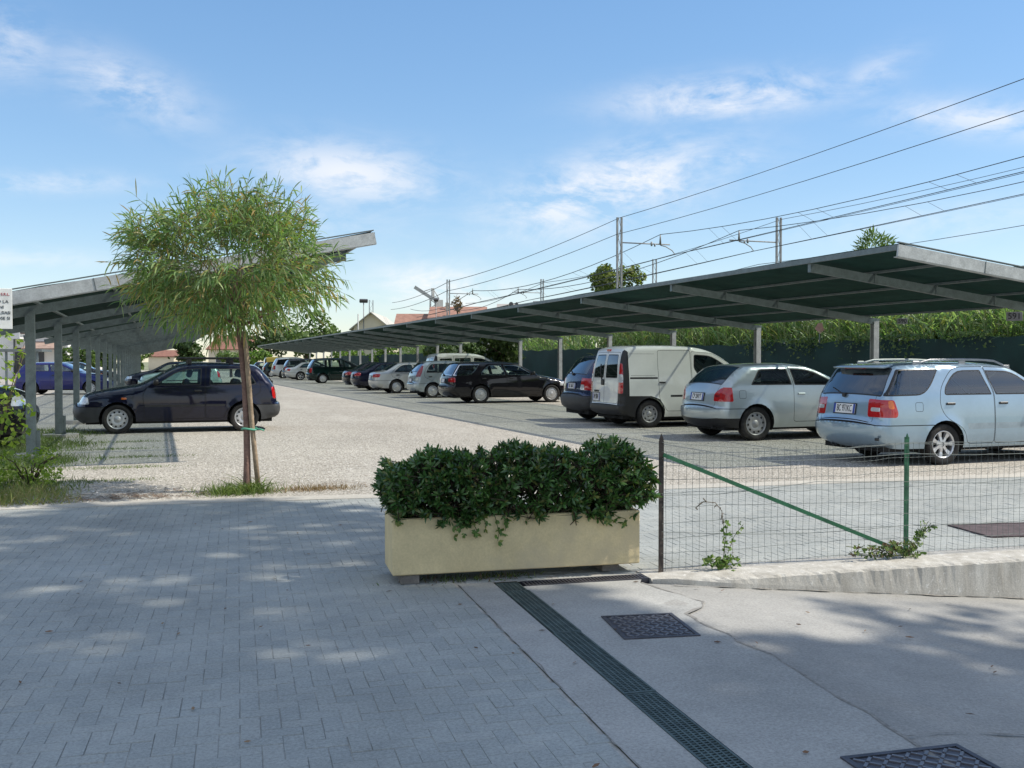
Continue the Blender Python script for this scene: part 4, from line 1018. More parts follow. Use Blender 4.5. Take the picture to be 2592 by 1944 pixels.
# ================================================================== wire fence
wire_m=M_('fence wire',(.16,.18,.17),.6,.4,.3,20)
greenp=M_('green painted steel',(.035,.155,.075),.5,.1,.3,9,fine=.3,bscale=50)
rusty=M_('rusty painted steel',(.075,.06,.05),.75,.2,.5,14,fine=.4,bscale=60)
g=empty('wire_fence',F(3.0,6.25,.03)); tag(g,'low green wire mesh fence with one diagonal brace on the kerb wall','fence')
iv=g.matrix_basis
def gb(b,name,mats): 
    o=b.build(name,mats,g); o.matrix_parent_inverse=Matrix.Translation(-Vector(F(3.0,6.25,.03))); return o
PU=[2.80,4.77,6.75,8.75,10.75]
for i,u in enumerate(PU):
    b=MB(); top=.915 if i==0 else .90
    q=.018
    # T-section post with a pointed tip
    b.box((u-q,6.247,-.02),(u+q,6.252,top),0,FM); b.box((u-.0025,6.2522,-.02),(u+.0025,6.278,top),0,FM)
    if i==0:
        b.prism([(-.011,-.004),(.011,-.004),(.016,.02),(.0,.06),(-.016,.02)],-.004,.004,0,FM@Matrix.Translation((u,6.249,top-.01))@Matrix.Rotation(PI/2,4,'X'))
    else: b.prism([(-.012,-.002),(.012,-.002),(.0,.03)],-.004,.004,0,FM@Matrix.Translation((u,6.249,top-.002))@Matrix.Rotation(PI/2,4,'X'))
    o=gb(b,'post',[rusty if i==0 else greenp])
    if i==0: o['label']='rusty pointed end post'
b=MB(); b.bar(F(2.81,6.238,.82),F(4.74,6.238,.05),.007,.028,0); b.bar(F(2.81,6.228,.808),F(4.74,6.228,.038),.022,.005,0); gb(b,'brace',[greenp])
b=MB(); r=.00145
rng2=random.Random(3)
for k in range(9):
    z=.045+k*.1; pts=[]
    for i in range(81):
        u=2.8+8*i/80; pts.append(F(u,6.242+.006*math.sin(u*3+k),z+.012*math.sin(u*1.7+k*.7)+.006*rng2.uniform(-1,1)-(.035*max(0,math.sin((u-2.8)*1.6))**2 if k>6 and u<4.8 else 0)))
    b.tube(pts,r*1.1,4,caps=False)
nv=int(8/.0508)
for i in range(nv):
    u=2.83+i*.0508; s_=rng2.gauss(0,.004); pts=[F(u+s_*j/4+rng2.gauss(0,.0015),6.2395+.006*math.sin(u*3+j*2.2),.03+.82*j/4+.012*math.sin(u*1.7)) for j in range(5)]
    b.tube(pts,r,4,caps=False)
gb(b,'wire_mesh',[wire_m])
for z0,dz in ((.855,.0),(.79,.01),(.55,-.02),(.28,.03)):
    b=MB(); pts=[]
    for i in range(81):
        u=2.8+8*i/80; ph=(u-2.8)/1.97%1; pts.append(F(u,6.236,z0+dz*math.sin(u)+(.05*(1-min(1,(u-2.8)/1.2)) if z0>.8 else 0)-.03*math.sin(PI*ph)+(.06*max(0,1-abs(u-4.0)/.8)*(1 if z0==.55 else 0))))
    b.tube(pts,.0021,5,caps=False); gb(b,'tension_wire',[wire_m])

# ================================================================== planter
g=empty('planter',F(1.825,6.56,.0),math.radians(-5.6)); tag(g,'long beige concrete trough planter raised on two grey blocks','planter')
plm=M_('beige painted concrete',(.70,.575,.325),.9,0,.14,3.4,fine=.14,bscale=70,bmp=.18,tint=(.52,.44,.29))
PL,PD,PH,PZ=1.715,.42,.37,.062
b=MB(); x0,x1,y0,y1,z0,z1=-PL/2,PL/2,-PD/2,PD/2,PZ,PZ+PH; t_=.05
b.box((x0,y0,z0),(x1,y0+t_,z1),bev=.007); b.box((x0,y1-t_,z0),(x1,y1,z1),bev=.007); b.box((x0+.001,y0+t_-.004,z0+.001),(x0+t_,y1-t_+.004,z1-.001),bev=.004); b.box((x1-t_,y0+t_-.004,z0+.001),(x1-.001,y1-t_+.004,z1-.001),bev=.004); b.box((x0+t_-.01,y0+t_-.01,z0+.003),(x1-t_+.01,y1-t_+.01,z0+.05))
b.build('trough',[plm],g)
b=MB(); b.box((x0+t_-.005,y0+t_-.005,z0+.05),(x1-t_+.005,y1-t_+.005,z1-.06)); b.build('soil',[earth],g)
blk=M_('grey cinder block',(.22,.20,.175),.95,0,.25,8,fine=.3,bscale=80,bmp=.5)
for k,(xx,lab) in enumerate(((-.735,'grey block under the left end of the beige planter'),(.665,'grey block under the right end of the beige planter'))):
    o=empty('concrete_block'); bpy.data.objects.remove(o)
    b=MB(); M=Matrix.Translation(F(1.825,6.56,0))@Matrix.Rotation(math.radians(-5.6)+.03*(k*2-1),4,'Z')
    b.box((xx-.062,-.215 if k==0 else -.16,.0),(xx+.062,.16,.0615),0,M,bev=.004); tag(b.build('concrete_block',[blk]),lab,'block')
PM=Matrix.Translation(F(1.825,6.56,0))@Matrix.Rotation(math.radians(-5.6),4,'Z')
# ================================================================== plants
class LB:
    """many leaf blades in one mesh, built with arrays"""
    def __init__(s): s.v=[];s.f=[];s.n=0
    def blade(s, base, dir_, L, W, droop=.3, seg=3, side=None, fold=0., shape='lance'):
        d=np.array(dir_,float); d/=np.linalg.norm(d)+1e-9
        if side is None:
            r=rng.normal(size=3); side=np.cross(d,r)
        sd=np.array(side,float); sd-=d*sd.dot(d); sd/=np.linalg.norm(sd)+1e-9
        p=np.array(base,float); b=s.n; 
        wid={'lance':(.35,1,.75,.0),'oval':(.25,1.,.85,.0),'reed':(.9,1.,.7,.0)}[shape]
        for i in range(seg+1):
            q=i/seg; wq=np.interp(q,(0,.4,.75,1),wid)*W/2
            if i==seg: s.v.append(p.copy()); s.n+=1
            else: s.v.append(p-sd*wq); s.v.append(p+sd*wq); s.n+=2
            d=d+np.array((0,0,-1))*droop/seg; d/=np.linalg.norm(d)
            p=p+d*L/seg
        for i in range(seg-1): s.f.append((b+2*i,b+2*i+1,b+2*i+3,b+2*i+2))
        s.f.append((b+2*seg-2,b+2*seg-1,b+2*seg))
    def quad(s,c,n,size,asp=.6):
        n=np.array(n,float); n/=np.linalg.norm(n)+1e-9; r=rng.normal(size=3); a=np.cross(n,r); a/=np.linalg.norm(a)+1e-9; c2=np.cross(n,a)
        a=a*size/2; c2=c2*size*asp/2; c=np.array(c)
        s.v+= [c-a,c-c2*.9+a*.1,c+a,c+c2*.9+a*.1]; s.f.append((s.n,s.n+1,s.n+2,s.n+3)); s.n+=4
    def build(s,name,mat,parent=None): return mesh_obj(name,s.v,s.f,mat,parent)
def unit():
    v=rng.normal(size=3); return v/np.linalg.norm(v)

# ---- foreground tree: willow-like, tied to a stake
willow=leaf('narrow leaves',[(.22,.32,.09),(.16,.27,.08),(.29,.38,.14),(.12,.22,.07),(.21,.33,.10),(.31,.40,.20),(.16,.29,.12),(.36,.33,.12),(.13,.24,.09),(.24,.36,.15),(.38,.27,.11),(.28,.37,.16)],.42,.45)
bark_red=M_('reddish bark',(.26,.155,.12),.9,0,.35,8,fine=.4,bscale=40,bmp=.5)
stake_m=M_('pale stake wood',(.36,.27,.18),.9,0,.3,9,fine=.35,bscale=45,bmp=.3)
TX,TY=.93,11.42
root=empty('young_tree',(TX,TY,0)); tag(root,'young umbrella-shaped tree with long narrow drooping leaves in front of the dark hatchback','tree')
# the stem bows a little
stem=[(-.02,0,-.05),(0,0,.0),(.005,.0,.35),(.0,0,.8),(-.015,0,1.2),(-.05,.0,1.6),(-.09,.02,1.95),(-.10,.03,2.2)]
b=MB(); b.tube(stem,[.05,.046,.037,.035,.034,.034,.036,.033],10)
tips=[]
for k in range(15):
    a=2*PI*k/15+random.uniform(-.2,.2); el=random.choice((.15,.45,.8,1.15)); L=random.uniform(.6,.95)*(1 if el<.9 else .85)
    p=Vector((-.09,.02,random.uniform(1.82,2.1))); pts=[tuple(p)]; d=Vector((math.cos(a)*math.cos(el),math.sin(a)*math.cos(el),math.sin(el)+.1)).normalized()
    for i in range(5):
        p=p+d*L/5; d=(d+Vector((random.gauss(0,.13),random.gauss(0,.13),.10-(.16*i/5)))).normalized(); pts.append(tuple(p)); tips.append((tuple(p),tuple(d),i))
    b.tube(pts,[.022,.018,.013,.009,.006,.003],6)
b.build('trunk',[bark_red],root)
lb=LB(); tw=MB()
C=np.array((-.13,0,2.50)); nspray=0
def crown_ok(p):
    q=(p-C)/np.array((.98,.97,.64))
    up=p[2]-C[2]
    # flat underside, lumpy top
    if up<-.50+.10*math.sin(p[0]*4)+.08*math.sin(p[0]*9+p[1]*3): return False
    rr=math.hypot(q[0],q[1])
    lim=1.0-.0*up
    lump=.16*math.sin(p[0]*5.1+1)+.13*math.sin(p[1]*6+p[0]*3)+.12*math.sin(p[2]*7+p[0]*4)
    e=(rr**2.6+ (abs(q[2])**2.3 if up>0 else abs(q[2]*.85)**3))
    return e<1.0+lump
while nspray<1150:
    p=C+rng.uniform(-1,1,3)*np.array((1.2,1.2,.95))
    if not crown_ok(p): continue
    q=(p-C)/np.array((.98,.97,.64)); dd=np.linalg.norm(q)
    if rng.random()>.34+.8*dd**1.6: continue
    hole=math.sin(p[0]*3.7+2.1)*math.sin(p[2]*5.3+.4)*math.sin(p[1]*3.1+1.3)
    if hole>.36: continue
    nspray+=1
    out_=np.array((q[0],q[1],q[2]*.8)); out_/=np.linalg.norm(out_)+1e-6
    d=out_*.8+np.array((0,0,.55 if q[2]>.1 else -.1))+rng.normal(size=3)*.35; d/=np.linalg.norm(d)
    L=rng.uniform(.16,.34)*(1.25 if q[2]>.6 else 1); nl=int(rng.integers(6,10)); e=p+d*L
    tw.tube([tuple(p-d*.1),tuple(p+d*L*.5+np.array((0,0,.01))),tuple(e)],[.0035,.0028,.0012],4,caps=False)
    for i in range(nl):
        q_=(i+.5)/nl; bp=p+d*L*q_
        ld=d*.75+unit()*.8; 
        lb.blade(bp,ld,rng.uniform(.11,.21),rng.uniform(.014,.022),rng.uniform(.3,1.6),4)
    lb.blade(e,d,rng.uniform(.10,.15),.013,rng.uniform(.1,.8),3)
o=tw.build('twig',[M_('green twigs',(.15,.15,.06),.8)],root); o['kind']='stuff'
o=lb.build('crown',willow,root)
b=MB(); b.tube([(TX+.13,TY-.03,-.05),(TX+.085,TY-.03,.45),(TX+.055,TY-.045,.75),(TX+.0,TY-.055,1.55),(TX-.02,TY-.06,1.80)],[.029,.028,.028,.027,.026],9)
st_=b.build('tree_stake',[stake_m]); tag(st_,'pale round wooden stake standing tied beside the young tree','stake')
b=MB(); ring=[]
for i in range(13):
    a=2*PI*i/12; ring.append((TX+.03+.085*math.cos(a),TY-.02+.075*math.sin(a),.705+.008*math.sin(a*2)))
b.tube(ring,.011,6,caps=False); b.tube([(TX+.1,TY-.06,.705),(TX+.15,TY-.08,.70),(TX+.185,TY-.08,.685)],.009,5)
b.build('tie',[M_('green tie',(.10,.36,.24),.6)],st_)

# ---- hedge in the planter
pitto=leaf('hedge leaves',[(.035,.095,.022),(.05,.125,.03),(.065,.155,.038),(.03,.075,.02),(.085,.19,.045),(.05,.11,.03),(.11,.21,.055),(.06,.14,.035),(.16,.18,.05)],.15,.28,.6)
root=empty('hedge',F(1.825,6.56,.36)); tag(root,'dense dark green leafy hedge growing in the beige planter','hedge')
iv=Matrix.Translation(-Vector(F(1.825,6.56,.36)))
lb=LB(); st=MB(); k=0
def htop(x): return .82+.018*math.sin(x*9)+.018*math.sin(x*21+1)+(.06 if x>.62 else 0)-(.05 if x<-.72 else 0)+(.035 if -.2<x<.15 else 0)
while k<2000:
    x=rng.uniform(-.94,.98); y=rng.uniform(-.34,.34); z=rng.uniform(.385,.98)
    w_=1-max(0,(abs(x)-.84))/.14 if z>.5 else (1 if abs(x)<.9 else 0)
    if z>htop(x)+rng.normal()*.015: continue
    if abs(x)>(.80 if x<0 else .84)+.12*math.sin(max(0,min(1,(z-.42)/.42))*PI): continue
    yl=.24+.08*math.sin(max(0,min(1,(z-.40)/.45))*PI)
    if abs(y)>yl: continue
    shell=max(abs(x)/.95,abs(y)/yl,(z-.45)/(htop(x)-.45))
    if rng.random()>.16+.84*shell**3: continue
    if shell<.97 and math.sin(x*13+1)*math.sin(z*19)*math.sin(y*9+.5)>.42: continue
    k+=1
    d=np.array((x*.7,y*2.2,(z-.55)*1.6))+rng.normal(size=3)*.3+np.array((0,0,.25)); d/=np.linalg.norm(d)
    p=np.array(PM@Vector((x,y,z))); d=np.array(PM.to_3x3()@Vector(d))
    st.tube([tuple(p-d*.13),tuple(p)],[.0035,.0025],4,caps=False)
    nl=int(rng.integers(8,13)); r_=np.cross(d,unit()); r_/=np.linalg.norm(r_); r2=np.cross(d,r_)
    for i in range(nl):
        a=i*2.4+rng.uniform(-.3,.3); sp_=.35+.75*(i/nl); ld=d*(1.15-sp_)+ (r_*math.cos(a)+r2*math.sin(a))*sp_
        lb.blade(p-d*.02*(i/nl),ld,rng.uniform(.038,.066),rng.uniform(.014,.021),rng.uniform(-.1,.4),3,shape='oval')
o=st.build('branch',[M_('hedge twigs',(.05,.035,.02),.9)],root); o.matrix_parent_inverse=iv; o['kind']='stuff'
o=lb.build('foliage',pitto,root); o.matrix_parent_inverse=iv
# loose twigs behind the leaves darken the middle
ivy=leaf('ivy leaves',[(.10,.20,.035),(.14,.25,.05),(.07,.15,.03),(.20,.24,.05)],.3,.4)
def vine(name,label,pts_list,cat='vine',nper=9,size=.035,mat=None,spread=.02,up=0):
    lb=LB(); st=MB()
    for pts in pts_list:
        st.tube(pts,.0025,4,caps=False)
        P=[np.array(p) for p in pts]
        for i in range(nper):
            q=(i+.6)/nper*(len(P)-1); a=int(q); a=min(a,len(P)-2); p=P[a]+(P[a+1]-P[a])*(q-a)+rng.normal(size=3)*spread
            n=np.array((rng.normal()*.4,-1+rng.normal()*.4,rng.normal()*.4+.3)); s_=size*rng.uniform(.6,1.2)
            for kk in range(3): # three-lobed leaf
                dd=np.cross(n,unit()); lb.blade(p,dd+np.array((0,-.3,-.35+up)),s_,s_*.62,.2,2,side=np.cross(n,dd),shape='oval')
    root=empty(name,pts_list[0][0]); tag(root,label,cat); iv=Matrix.Translation(-Vector(pts_list[0][0]))
    o=st.build('stem',[M_('vine stem',(.08,.10,.03),.8)],root); o.matrix_parent_inverse=iv
    o=lb.build('foliage',mat or ivy,root); o.matrix_parent_inverse=iv
    return root
def pl(x,z,y=-.235): return tuple(PM@Vector((x,y,z)))
vine('ivy_trail','ivy trailing down the middle of the beige planter front',[[pl(-.32,.46,-.2),pl(-.33,.40),pl(-.30,.34),pl(-.31,.29)],[pl(-.18,.46,-.2),pl(-.17,.40),pl(-.15,.32),pl(-.16,.27)],[pl(-.12,.46,-.2),pl(-.10,.38),pl(-.11,.33)],[pl(-.42,.46,-.2),pl(-.43,.36),pl(-.42,.33)],[pl(-.24,.47,-.2),pl(-.25,.40),pl(-.23,.37)]])
vine('ivy_trail','ivy trailing over the right end of the beige planter',[[pl(.56,.50,-.2),pl(.58,.42),pl(.62,.37),pl(.63,.36)],[pl(.60,.46,-.2),pl(.68,.40),pl(.74,.38),pl(.75,.33)]],nper=7)
vine('ivy_trail','small sprig of ivy at the left corner of the beige planter',[[pl(-.84,.46,-.2),pl(-.83,.41),pl(-.82,.39)]],nper=5)
weed=leaf('weed leaves',[(.10,.19,.03),(.15,.25,.045),(.20,.28,.06),(.08,.15,.03)],.3,.45)
weedd=leaf('reddish weed leaves',[(.10,.16,.035),(.15,.20,.04),(.14,.09,.05),(.07,.12,.03)],.25,.5)
vine('weed','bushy green weed with a curling dead stem on the kerb wall between the fence posts',[[F(3.22+random.gauss(0,.05),6.2+random.gauss(0,.02),.03),F(3.22+random.gauss(0,.09),6.19,.06),F(3.20+random.gauss(0,.12),6.18,.10)] for i in range(9)]+[[F(3.24,6.2,.04),F(3.26,6.2,.2),F(3.28,6.2,.33)],[F(3.28,6.2,.12),F(3.33,6.2,.24),F(3.40,6.2,.32)],[F(3.26,6.2,.1),F(3.25,6.2,.28),F(3.25,6.2,.36)]],'weed',8,.03,weed,.012,.5)
b=MB(); pts=[F(3.25,6.21,.34),F(3.24,6.21,.42),F(3.19,6.21,.48),F(3.10,6.21,.49),F(3.04,6.21,.45)]; b.tube(pts,.003,4)
for p in chaikin(pts,1): b.tube([p,(p[0]+random.gauss(0,.02),p[1],p[2]+random.gauss(0,.02))],.004,4)
o=b.build('dead_stem',[M_('dead stem',(.12,.10,.07),.9)]); tag(o,'thin dry curling stem hooked on the wire mesh above the weed','stem')
vine('weed','low reddish-green weed at the foot of the diagonal green brace',[[F(4.62+random.gauss(0,.13),6.2+random.gauss(0,.03),.03),F(4.6+random.gauss(0,.16),6.19,.07),F(4.58+random.gauss(0,.18),6.18,.13)] for i in range(14)],'weed',8,.03,weedd,.015,.4)
vine('weed','yellow-green weed sprouting to the right of the green fence post',[[F(4.80,6.28,.03),F(4.88,6.27,.12),F(4.97+random.gauss(0,.04),6.26,.24+random.gauss(0,.04))] for i in range(6)]+[[F(4.78,6.2,.03),F(4.80,6.18,.05),F(4.83,6.17,.06)]],'weed',9,.03,weed,.018,.5)
# ---- grass
grassm=leaf('grass blades',[(.10,.16,.035),(.14,.20,.05),(.08,.13,.03),(.18,.22,.06),(.16,.24,.05)],.35,.6)
grass_dry=leaf('dry grass',[(.30,.27,.11),(.24,.27,.08),(.36,.30,.15),(.18,.25,.06),(.27,.30,.10)],.3,.6)
def grass(name,label,pts,mat,kind,h=(.05,.14),cat='grass',w=.006,group=None):
    lb=LB()
    for (x,y,z) in pts:
        a=rng.uniform(0,6.28); t_=rng.uniform(.1,.7); lb.blade((x,y,z-.005),(math.cos(a)*t_,math.sin(a)*t_,1),rng.uniform(*h),w*rng.uniform(.7,1.3),rng.uniform(.2,1.6),2,shape='reed')
    o=lb.build(name,mat); tag(o,label,cat,group,kind); return o
def scat(n,fn):
    out=[]
    while len(out)<n:
        q=fn()
        if q: out.append(q)
    return out
def verge():
    y=rng.uniform(10.95,23); xr=-1.42+.30*math.sin(y*2.1)+(.75*max(0,1-(y-10.9)/2.2))*0+ (.28 if y<12.2 else 0); x=rng.uniform(-3.6,xr+.4)
    if x>xr and rng.random()>.18: return None
    if rng.random()>1.2-(y-11)/14: return None
    return (x,y,0)
P=scat(24000,verge)
grass('verge_grass','green and straw-coloured grass along the foot of the left carport posts',[p for p in P if p[1]>12.0],grassm,'stuff',(.05,.16),'grass',.008)
grass('dry_grass','dry yellowish grass patch at the left edge beside the paving',[p for p in P if p[1]<=12.0]+scat(2600,lambda:(lambda x,y:(x,y,0) if x<-1.0+.3*(12.2-y) -.2*rng.random()and y<12.2 and y>10.98 else None)(rng.uniform(-3.4,-.6),rng.uniform(11,12.2))),grass_dry,'stuff',(.06,.24))
def tuftp():
    a=rng.normal()*.20; b_=rng.normal()*.13; return (TX-.1+a,TY-.12+b_,0)
grass('grass_tuft','tuft of green grass around the foot of the staked young tree',scat(900,tuftp),grassm,None,(.06,.20),'grass',.007)
lb=LB()
for i in range(70):
    a=rng.uniform(0,6.28); lb.blade((TX+.03+rng.normal()*.12,TY-.1+rng.normal()*.06,0),(math.cos(a)*.5,math.sin(a)*.4,1),rng.uniform(.22,.42),.012,rng.uniform(1.2,2.6),5,shape='reed')
o=lb.build('tall_grass',grassm); tag(o,'taller arching grass blades growing up beside the tree stake','grass')
grass('dead_grass','flattened brown dead grass on the gravel right of the tree stake',scat(700,lambda:(TX+.75+rng.normal()*.26,TY-.1+rng.normal()*.10,0)),leaf('dead grass',[(.24,.16,.08),(.30,.22,.12),(.18,.12,.06)],.2,.8),'stuff',(.03,.10))
grass('sparse_weeds','thin streaks of low green weeds growing in the gravel in front of the dark hatchback',scat(2600,lambda:(lambda r,x:(x,13.0+r*1.55+rng.normal()*.10,0) if rng.random()<math.exp(-((x+.75-.2*(r%3))/.6)**2) else None)(int(rng.integers(0,5)),rng.uniform(-1.5,.6))),grassm,'stuff',(.02,.06))
grass('planter_weeds','small weeds growing under the beige planter beside the drain',scat(260,lambda:F(1.55+rng.normal()*.22,6.42+rng.normal()*.05)),weedd,'stuff',(.02,.07))
# ---- fallen leaves and twigs: stuff
lit=leaf('litter',[(.20,.11,.06),(.14,.08,.05),(.26,.17,.10),(.10,.07,.05)],.1,.8)
lb=LB()
for i in range(420):
    x,y=TX-1.15+rng.normal()*.55, TY-.25+abs(rng.normal())*.30
    if y<11.1: continue
    a=rng.uniform(0,6.28); lb.blade((x,y,.012),(math.cos(a),math.sin(a),.05),rng.uniform(.06,.15),rng.uniform(.008,.015),.1,2,side=(-math.sin(a),math.cos(a),.2))
for i in range(160):
    x,y=TX+1.3+rng.normal()*.8, TY-.1+abs(rng.normal())*.5
    if y<11.05: continue
    a=rng.uniform(0,6.28); lb.blade((x,y,.012),(math.cos(a),math.sin(a),.05),rng.uniform(.05,.12),rng.uniform(.006,.012),.1,2,side=(-math.sin(a),math.cos(a),.2))
tag(lb.build('fallen_leaves',lit),'scattered brown fallen leaves on the gravel under the young tree','leaves',kind='stuff')
lb=LB()
for i in range(150):
    u,v_=rng.uniform(-1.5,5),rng.uniform(2.5,10)
    if u>2.4 and v_<6.4: z=RZ(u)
    else: z=0
    a=rng.uniform(0,6.28); x,y,_=F(u,v_); lb.blade((x,y,z+.01),(math.cos(a),math.sin(a),.1),rng.uniform(.02,.05),rng.uniform(.008,.02),.1,2,side=(-math.sin(a),math.cos(a),.3))
tag(lb.build('leaf_litter',lit),'a few tiny dry leaves blown over the paving and road','leaves',kind='stuff')
# ---- loose stones
stm=leaf('loose stones',[(.42,.40,.36),(.52,.50,.46),(.34,.32,.28),(.60,.58,.54)],.0,.9)
v=[];f=[]
for i in range(5200):
    y=11.25+abs(rng.normal())*4.5; x=rng.uniform(-1.6,12)
    if y>30 or (y>22 and x>9): continue
    u_=x*math.cos(FA)-y*math.sin(FA)
    if x*math.sin(FA)+y*math.cos(FA)<EV(u_)+EW+.02: continue
    s_=rng.uniform(.006,.017)*(1.5 if rng.random()<.04 else 1); b_=len(v)
    for q in ((1,0,0),(0,1,0),(-1,0,0),(0,-1,0),(0,0,.8)): v.append((x+q[0]*s_*rng.uniform(.6,1.2),y+q[1]*s_*rng.uniform(.6,1.2),q[2]*s_*rng.uniform(.6,1.1)))
    f+=[(b_,b_+1,b_+4),(b_+1,b_+2,b_+4),(b_+2,b_+3,b_+4),(b_+3,b_,b_+4)]
tag(mesh_obj('loose_gravel',v,f,stm),'loose pale stones scattered over the gravel car park','gravel',kind='stuff')
# ---- bush at the left edge
bushm=leaf('bush leaves',[(.25,.37,.045),(.32,.43,.07),(.20,.31,.045),(.37,.45,.10),(.15,.24,.035)],.5,.4)
def bush(name,label,c,rad,n,mat,size=.07,cat='bush',stems=9,gaps=.25,asp=.7):
    root=empty(name,(c[0],c[1],0)); tag(root,label,cat); lb=LB(); st=MB()
    for i in range(stems):
        a=random.uniform(0,6.28); e=Vector((math.cos(a)*rad[0]*.8,math.sin(a)*rad[1]*.8,c[2]+rad[2]*random.uniform(.1,.9))); st.tube([(0,0,0),tuple(e*.5+Vector((0,0,.1))),tuple(e)],[.012,.008,.003],5)
    k=0; ph=rng.uniform(0,6,6)
    while k<n:
        p=rng.uniform(-1,1,3); l=np.linalg.norm(p)
        lump=.18*math.sin(p[0]*5+ph[0])+.15*math.sin(p[2]*6+ph[1])+.12*math.sin(p[1]*6+ph[2])
        if l>.86+lump: continue
        if rng.random()>.25+.75*l: continue
        if math.sin(p[0]*7+ph[3])*math.sin(p[2]*8+ph[4])*math.sin(p[1]*7+ph[5])>gaps: continue
        k+=1; q=p*np.array(rad)+np.array((0,0,c[2])); nrm=p+rng.normal(size=3)*.7+np.array((0,0,.6))
        lb.quad(q,nrm,size*rng.uniform(.6,1.3),asp)
    st.build('stem',[M_('shrub stems',(.08,.06,.035),.9)],root); lb.build('foliage',mat,root); return root
bush('edge_bush','bright yellow-green leafy bush at the left edge in front of the nearest carport post',(-1.84,12.55,.98),(.50,.55,.92),400,bushm,.085,gaps=.08)
bush('low_bush','low yellow-green weeds growing through the grass at the left edge',(-1.40,12.6,.22),(.42,.45,.26),700,bushm,.05,gaps=.3)
# ================================================================== carports
def shade_net(name,base,open_):
    # woven netting: open to light that meets it squarely, closed at grazing angles
    m,t,out=new_mat(name); p=N(t,'ShaderNodeBsdfPrincipled'); v=coords(t)
    n=noise(t,2.5,5,.65,v); b=Vector(base); c=ramp(t,n.outputs[0],[(.3,tuple(b*.75)),(.7,tuple(b*1.3))]).outputs[0]
    t.links.new(c,p.inputs['Base Color']); p.inputs['Roughness'].default_value=.9; p.inputs['Specular IOR Level'].default_value=.1
    tr=N(t,'ShaderNodeBsdfTransparent'); tr.inputs[0].default_value=(.95,1,.97,1)
    g=N(t,'ShaderNodeNewGeometry'); d=N(t,'ShaderNodeVectorMath',operation='DOT_PRODUCT'); t.links.new(g.outputs['Incoming'],d.inputs[0]); t.links.new(g.outputs['True Normal'],d.inputs[1])
    def mm(op,a,b_): 
        x=N(t,'ShaderNodeMath',operation=op); t.links.new(a,x.inputs[0]); 
        if b_ is not None: x.inputs[1].default_value=b_
        return x.outputs[0]
    f=mm('MULTIPLY',mm('POWER',mm('ABSOLUTE',d.outputs['Value'],None),1.7),open_)
    mx=N(t,'ShaderNodeMixShader'); t.links.new(f,mx.inputs[0]); t.links.new(p.outputs[0],mx.inputs[1]); t.links.new(tr.outputs[0],mx.inputs[2]); t.links.new(mx.outputs[0],out.inputs[0]); return m
net=shade_net('shade netting',(.013,.042,.035),1.0); net_left=shade_net('left shade netting',(.012,.036,.031),1.5)  # left net made more open so that its shadow is lighter
